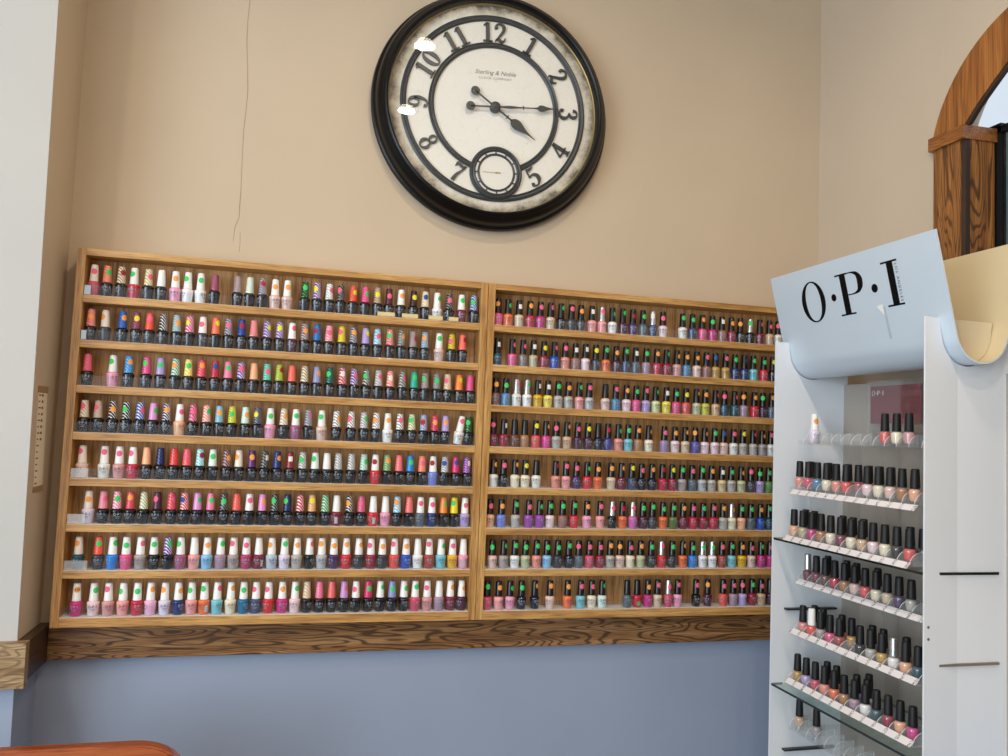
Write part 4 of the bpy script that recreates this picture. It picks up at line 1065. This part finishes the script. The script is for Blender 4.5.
RIGHT = [
    "1110.3 black ol hotpink; 1139.8 black gr orange; 1173.1 black wc beige; 1206.2 black oc crimson; 1238.1 black pc magenta; 1269.3 black pr beige; 1301.6 black gr K; 1334.1 black pc charcoal; 1364.6 black oc charcoal; 1399 black wc salmonpink; 1430.7 silver pc salmonpink; 1464.2 black gr white; 1497.8 black gr plum; 1530.2 black rc purple; 1563.6 black gc slate; 1595.9 silver wl slateblue; 1629 black pl palepink; 1695.3 black gc offwhite; 1728 black gc slateblue; 1762.5 black oc hotpink; 1796.7 black gl magenta; 1830.1 black wc brownrose; 1862.6 black oc winered; 1893.8 black ol K; 1927.9 silver gl K; 1962.1 black pr wine; 1996.6 black pc tan; 2028.1 black pl offwhite",
    "1111.8 black wr darkteal; 1157.2 black pr hotpink; 1189.6 black pr taupebrown; 1221.3 black wc khaki; 1253.2 black yc winered; 1285.8 black pr royalblue; 1319 black pc salmon; 1350.6 black wc brownrose; 1382 black wc palepink; 1415 black yc charcoal; 1447.2 black gc orange; 1480.1 black oc plum; 1510.9 black gc slateblue; 1542.8 black wc slate; 1577.1 black gc dustymauve; 1612.4 black oc crimson; 1644.4 black gr winered; 1679.2 black or dustyrose; 1711.7 black oc steelblue; 1746 black oc blush; 1778.4 black pc brownrose; 1810.5 black bl gold; 1844.9 black pc gold; 1877.5 black gc navyblue; 1910.2 black br navyblue; 1941.6 black gc aqua; 1978.5 black gc red; 2010.3 black yc K",
    "1112.2 black oc brownmauve; 1141.9 black gc steelblue; 1174.5 silver pr offwhite; 1206 silver gr white; 1238.6 black wr golden; 1269.5 black wc lemon; 1301.6 black gc silver; 1333 black oc silver; 1366.5 black gr salmonpink; 1397.8 black pc lightgray; 1449.7 black - blush; 1482.1 black pc steelblue; 1516.6 black oc palepink; 1548.1 black gc hotpink; 1579.7 black pc lavender; 1612.4 black gr palegreen; 1646.8 black wc lemon; 1680 black gc hotpink; 1712.9 black yc coralred; 1748.1 black or sage; 1778.4 black oc lime; 1813.5 black pr tan; 1844.2 black pl darkteal; 1879.2 black pr darkteal; 1910.3 black ol dustymauve; 1947.9 black oc red; 1978.3 black gl plum; 2009 black oc slate",
    "1109.8 black pl wine; 1140.8 black wr winered; 1173.2 black - brown; 1203.6 black - copper; 1237 black yc coralred; 1268.7 black or hotmagenta; 1299.8 black pl silver; 1332.9 black or tan; 1365.8 black pc plum; 1398.4 black yc plum; 1430.8 black - navy; 1461.9 black rc indigo; 1494.7 black gr salmon; 1526.3 black gc aqua; 1558.3 black oc copper; 1593.2 black or cream; 1643.6 black pc mauvelilac; 1679.6 black oc palepink; 1713.9 black or beige; 1746.9 black ol violet; 1779.1 black or palepink; 1812.5 black gc palepink; 1844.1 black bc blush; 1877.5 black pc offwhite; 1910.1 black yc silver; 1945.9 black pr silver; 1978.9 black or taupe; 2009 black pc offwhite",
    "1115.2 black or offwhite; 1145.1 black pc K; 1179.3 black or cream; 1209.6 black yc cream; 1242.9 black - offwhite; 1302.3 black rr salmon; 1334 black pc salmonpink; 1366.2 black pc purple; 1399.2 black gr red; 1432.9 black oc orange; 1475.3 black oc beige; 1508.5 black or wine; 1540.8 black yc slateblue; 1573 black pc navy; 1606.9 black oc navy; 1641.1 black rc crimson; 1673 black yc winered; 1706.1 black gc taupe; 1740 black pc slate; 1772.6 black gc lightgray; 1805.3 black oc silver; 1840.9 black wc goldcream; 1872.6 black gc silver; 1907.6 black or sage; 1941.2 black pl charcoal; 1972.5 black gl lavender; 2002.9 black gc green",
    "1109.7 black pc peach; 1143.4 black oc periwinkle; 1185.8 black gc silver; 1224.6 black pc orchid; 1257.4 black gr orchid; 1289.1 black gc palepink; 1327.8 black gc brownrose; 1363.2 black gc red; 1402.9 black oc pink; 1444.5 black pc salmonpink; 1482.1 silver pc K; 1515.3 black rc orange; 1547.8 silver pc orchidpink; 1580.5 black gc plum; 1611.9 black gc charcoal; 1646 black gc orange; 1679.3 black gc olive; 1712.3 black oc wine; 1745.6 black pc crimson; 1779.6 black gc winered; 1813.8 black pc crimson; 1846.8 black oc silver; 1876.9 silver or cream; 1910.2 black gc peach; 1942.8 black gc slate; 1976.6 black oc royalblue; 2006.9 black gc darkteal",
    "1121.5 black gl blush; 1154.4 black gr taupe; 1187.4 black gc white; 1219.4 black gc sage; 1252.9 black gc salmon; 1284.4 black gc skyblue; 1317.1 black gc charcoal; 1350.4 black gc navy; 1381.2 black pl slate; 1414 black pc rosered; 1447.5 black pc winered; 1479.4 black oc silver; 1511 black ol blush; 1543.4 black pc cream; 1577.3 black oc sage; 1611.1 black gc charcoal; 1644.5 silver pc red; 1679.2 black gc charcoal; 1714.6 black or orange; 1746.8 black gc azure; 1780.7 silver gc white; 1812.8 silver gc white; 1845.6 black pc brick; 1879.1 black gc aqua; 1913.4 black oc golden; 1946.9 black pc blush; 1981.6 black gc magenta; 2013 black pc magenta",
    "1110.6 black gc rosered; 1144.6 black oc salmonpink; 1178.3 black gr pink; 1211.9 black gc navy; 1251.9 black or navy; 1297.7 black oc blush; 1351.3 black oc orange; 1391.1 black pc aqua; 1425.8 black pc cream; 1458.3 black gr mint; 1537.1 black - slate; 1569 black - crimson bodydot; 1603.5 black oc magenta; 1634.9 black pc beige; 1669.4 silver pc rosered; 1701.1 black pc pink; 1761.3 black pc K; 1800.2 black ol plum; 1853 black pc coralred; 1887 black pc dustymauve; 1919.2 black pl lavender; 1952.6 black gc winered; 1983.6 black pc tan; 2014.9 black - plum",
]
DISPLAY = {
    "A": "295.1 0 white palelilac; 573 0 black coralred; 612.7 0 black cream; 652.4 0 black dustyrose",
    "B": "267.5 0 black salmon; 306.5 0 black rosered; 345.5 0 black steelblue; 384.5 0 black cream; 423.5 0 black salmon; 462.5 0 black coralred; 540.5 0 black palepink; 579.5 0 black cream; 618.5 0 black blush; 657.5 0 black copper; 696.5 0 black peach; 267.5 1 black wine; 345.5 1 black plum; 423.5 1 black brick; 462.5 1 black crimson; 501.5 1 black red; 540.5 1 black slate; 579.5 1 black charcoal; 657.5 1 black slate",
    "C": "271.2 0 black peach; 310.4 0 black khaki; 349.6 0 black magenta; 388.8 0 black copper; 428 0 black cream; 467.2 0 black wine; 506.4 0 black cream; 545.6 0 black tan; 584.8 0 black palepink; 624 0 black cream; 663.2 0 black K; 702.4 0 black coralred; 271.2 1 black olive; 310.4 1 black plum; 428 1 black brick; 467.2 1 black golden; 506.4 1 black peach; 663.2 1 black slate; 702.4 1 black charcoal",
    "D": "276.9 0 silver wine; 315.5 0 black wine; 354.1 0 black brown; 392.7 0 black crimson; 431.3 0 black copper; 469.9 0 black blush; 508.5 0 black coralred; 547.1 0 black cream; 585.7 0 gloss beige; 624.3 0 black purple; 662.9 0 black silver; 315.5 1 black brown; 392.7 1 black copper; 431.3 1 black pink; 508.5 1 black offwhite",
    "E": "281.2 0 black salmon; 319.4 0 white hotcoral; 357.6 0 black taupe; 395.8 0 black hotpink; 434 0 black brick; 510.4 0 black K; 548.6 0 black silver; 586.8 0 black gold; 625 0 silver white; 663.2 0 black peach; 701.4 0 black darkteal; 281.2 1 black taupe; 319.4 1 black plum; 395.8 1 black orange; 434 1 gloss mustard; 510.4 1 black silver; 548.6 1 black gold; 625 1 black orange",
    "F": "279 0 black gold; 317.4 0 black lavender; 355.8 0 black rosered; 394.2 0 black salmon; 432.6 0 black orange; 471 0 black copper; 509.4 0 black dustymauve; 547.8 0 black white; 586.2 0 black darkteal; 624.6 0 black winered; 663 0 black peach; 701.4 0 black hotmagenta; 355.8 1 black rosered; 394.2 1 black salmon; 471 1 black lavender; 509.4 1 black white; 471 2 black slate",
    "G": "250 0 black tan; 325 0 black taupe",
}
run(LEFT, GEL, 0.0245, 'left', 'gel polish bottle', 'gel polish bottle', 'gel polish bottles on the left wall rack')
run(RIGHT, LAC, 0.0235, 'right', 'nail lacquer bottle', 'nail lacquer bottle', 'nail lacquer bottles on the right wall rack')

# bottles in the display stand: clear glass round the polish, matte black cap
def shrink(prof, k, dz): return [(max(r - k, 0) if r > 0 else 0, z + dz * (1 - z / .0363)) for r, z in prof]
DROOT = empty('nail_polish_bottle')
dg_ = obj('glass_bottle', prof_mesh('display_glass', LAC_BODY, 24), None, DROOT)
POL = [(0, .0075), (.0088, .0075), (.0106, .010), (.0118, .016), (.0128, .0265), (.0130, .0290), (.0124, .0308), (.0105, .0330), (.0082, .0345), (0, .0350)]
dp_ = obj('polish', prof_mesh('display_polish', POL, 24), None, DROOT)
dc_ = obj('cap', prof_mesh('display_cap', LAC_CAP, 24), None, DROOT)
ds_ = obj('round_sticker', LAC['dot'].data, None, dc_)
for o in (dg_, dp_, dc_, ds_): o.material_slots[0].link = 'OBJECT'
BGLASS = clear('bottle_glass', tint=(0.97, 0.97, 0.97, 1), gloss=0.05, rough=0.03, white=0.06)
TNAME = {'A': 'top tray', 'B': 'second tray', 'C': 'third tray', 'D': 'fourth tray', 'E': 'fifth tray', 'F': 'sixth tray', 'G': 'lowest visible tray'}
for key, row in DISPLAY.items():
    ents = [e.split() for e in row.split(';')]
    xf, z = TRAY[key]
    for dep in ('0', '1', '2'):
        es = sorted([e for e in ents if e[1] == dep], key=lambda e: float(e[0]))
        n = len(es)
        for i, e in enumerate(es):
            yy_ = -float(e[0]) / 1000
            od = (ORD[i + 1] + ' from left') if i < (n + 1) // 2 else (ORD[n - i] + ' from right')
            rw = ('front row', 'row behind', 'rearmost')[int(dep)]
            if dep == '2': od = 'alone'
            lab = f"{capword(e[2])}-capped {BODYWORD.get(e[3], e[3])} nail polish bottle, {od}, {rw}, white stand's {TNAME[key]}"
            if key == 'A' and e[2] == 'white':
                place(GEL, xf + .024, yy_, z + .0004, 'white', 'oc', 'palelilac', [], 'white-capped gel polish bottle with orange sticker, alone at left of the white stand\'s top tray', 'gel polish bottle', None)
                continue
            r = DROOT.copy(); COL.objects.link(r); r.location = (xf + .021 + .036 * int(dep), yy_, z + .0004)
            r.rotation_euler = (0, 0, -math.pi / 2 + rnd.uniform(-.3, .3))
            tag(r, lab, 'nail polish bottle', "nail polish bottles in the white stand")
            copy_part(dg_, r, BGLASS); copy_part(dp_, r, polish(e[3])); copy_part(dc_, r, capmat(e[2], True))

for P in (GEL, LAC):
    for k in ('dot', 'sq', 'lab', 'bdot', 'print', 'body', 'cap', 'root'): bpy.data.objects.remove(P[k], do_unlink=True)
for o in (ds_, dg_, dp_, dc_, DROOT): bpy.data.objects.remove(o, do_unlink=True)
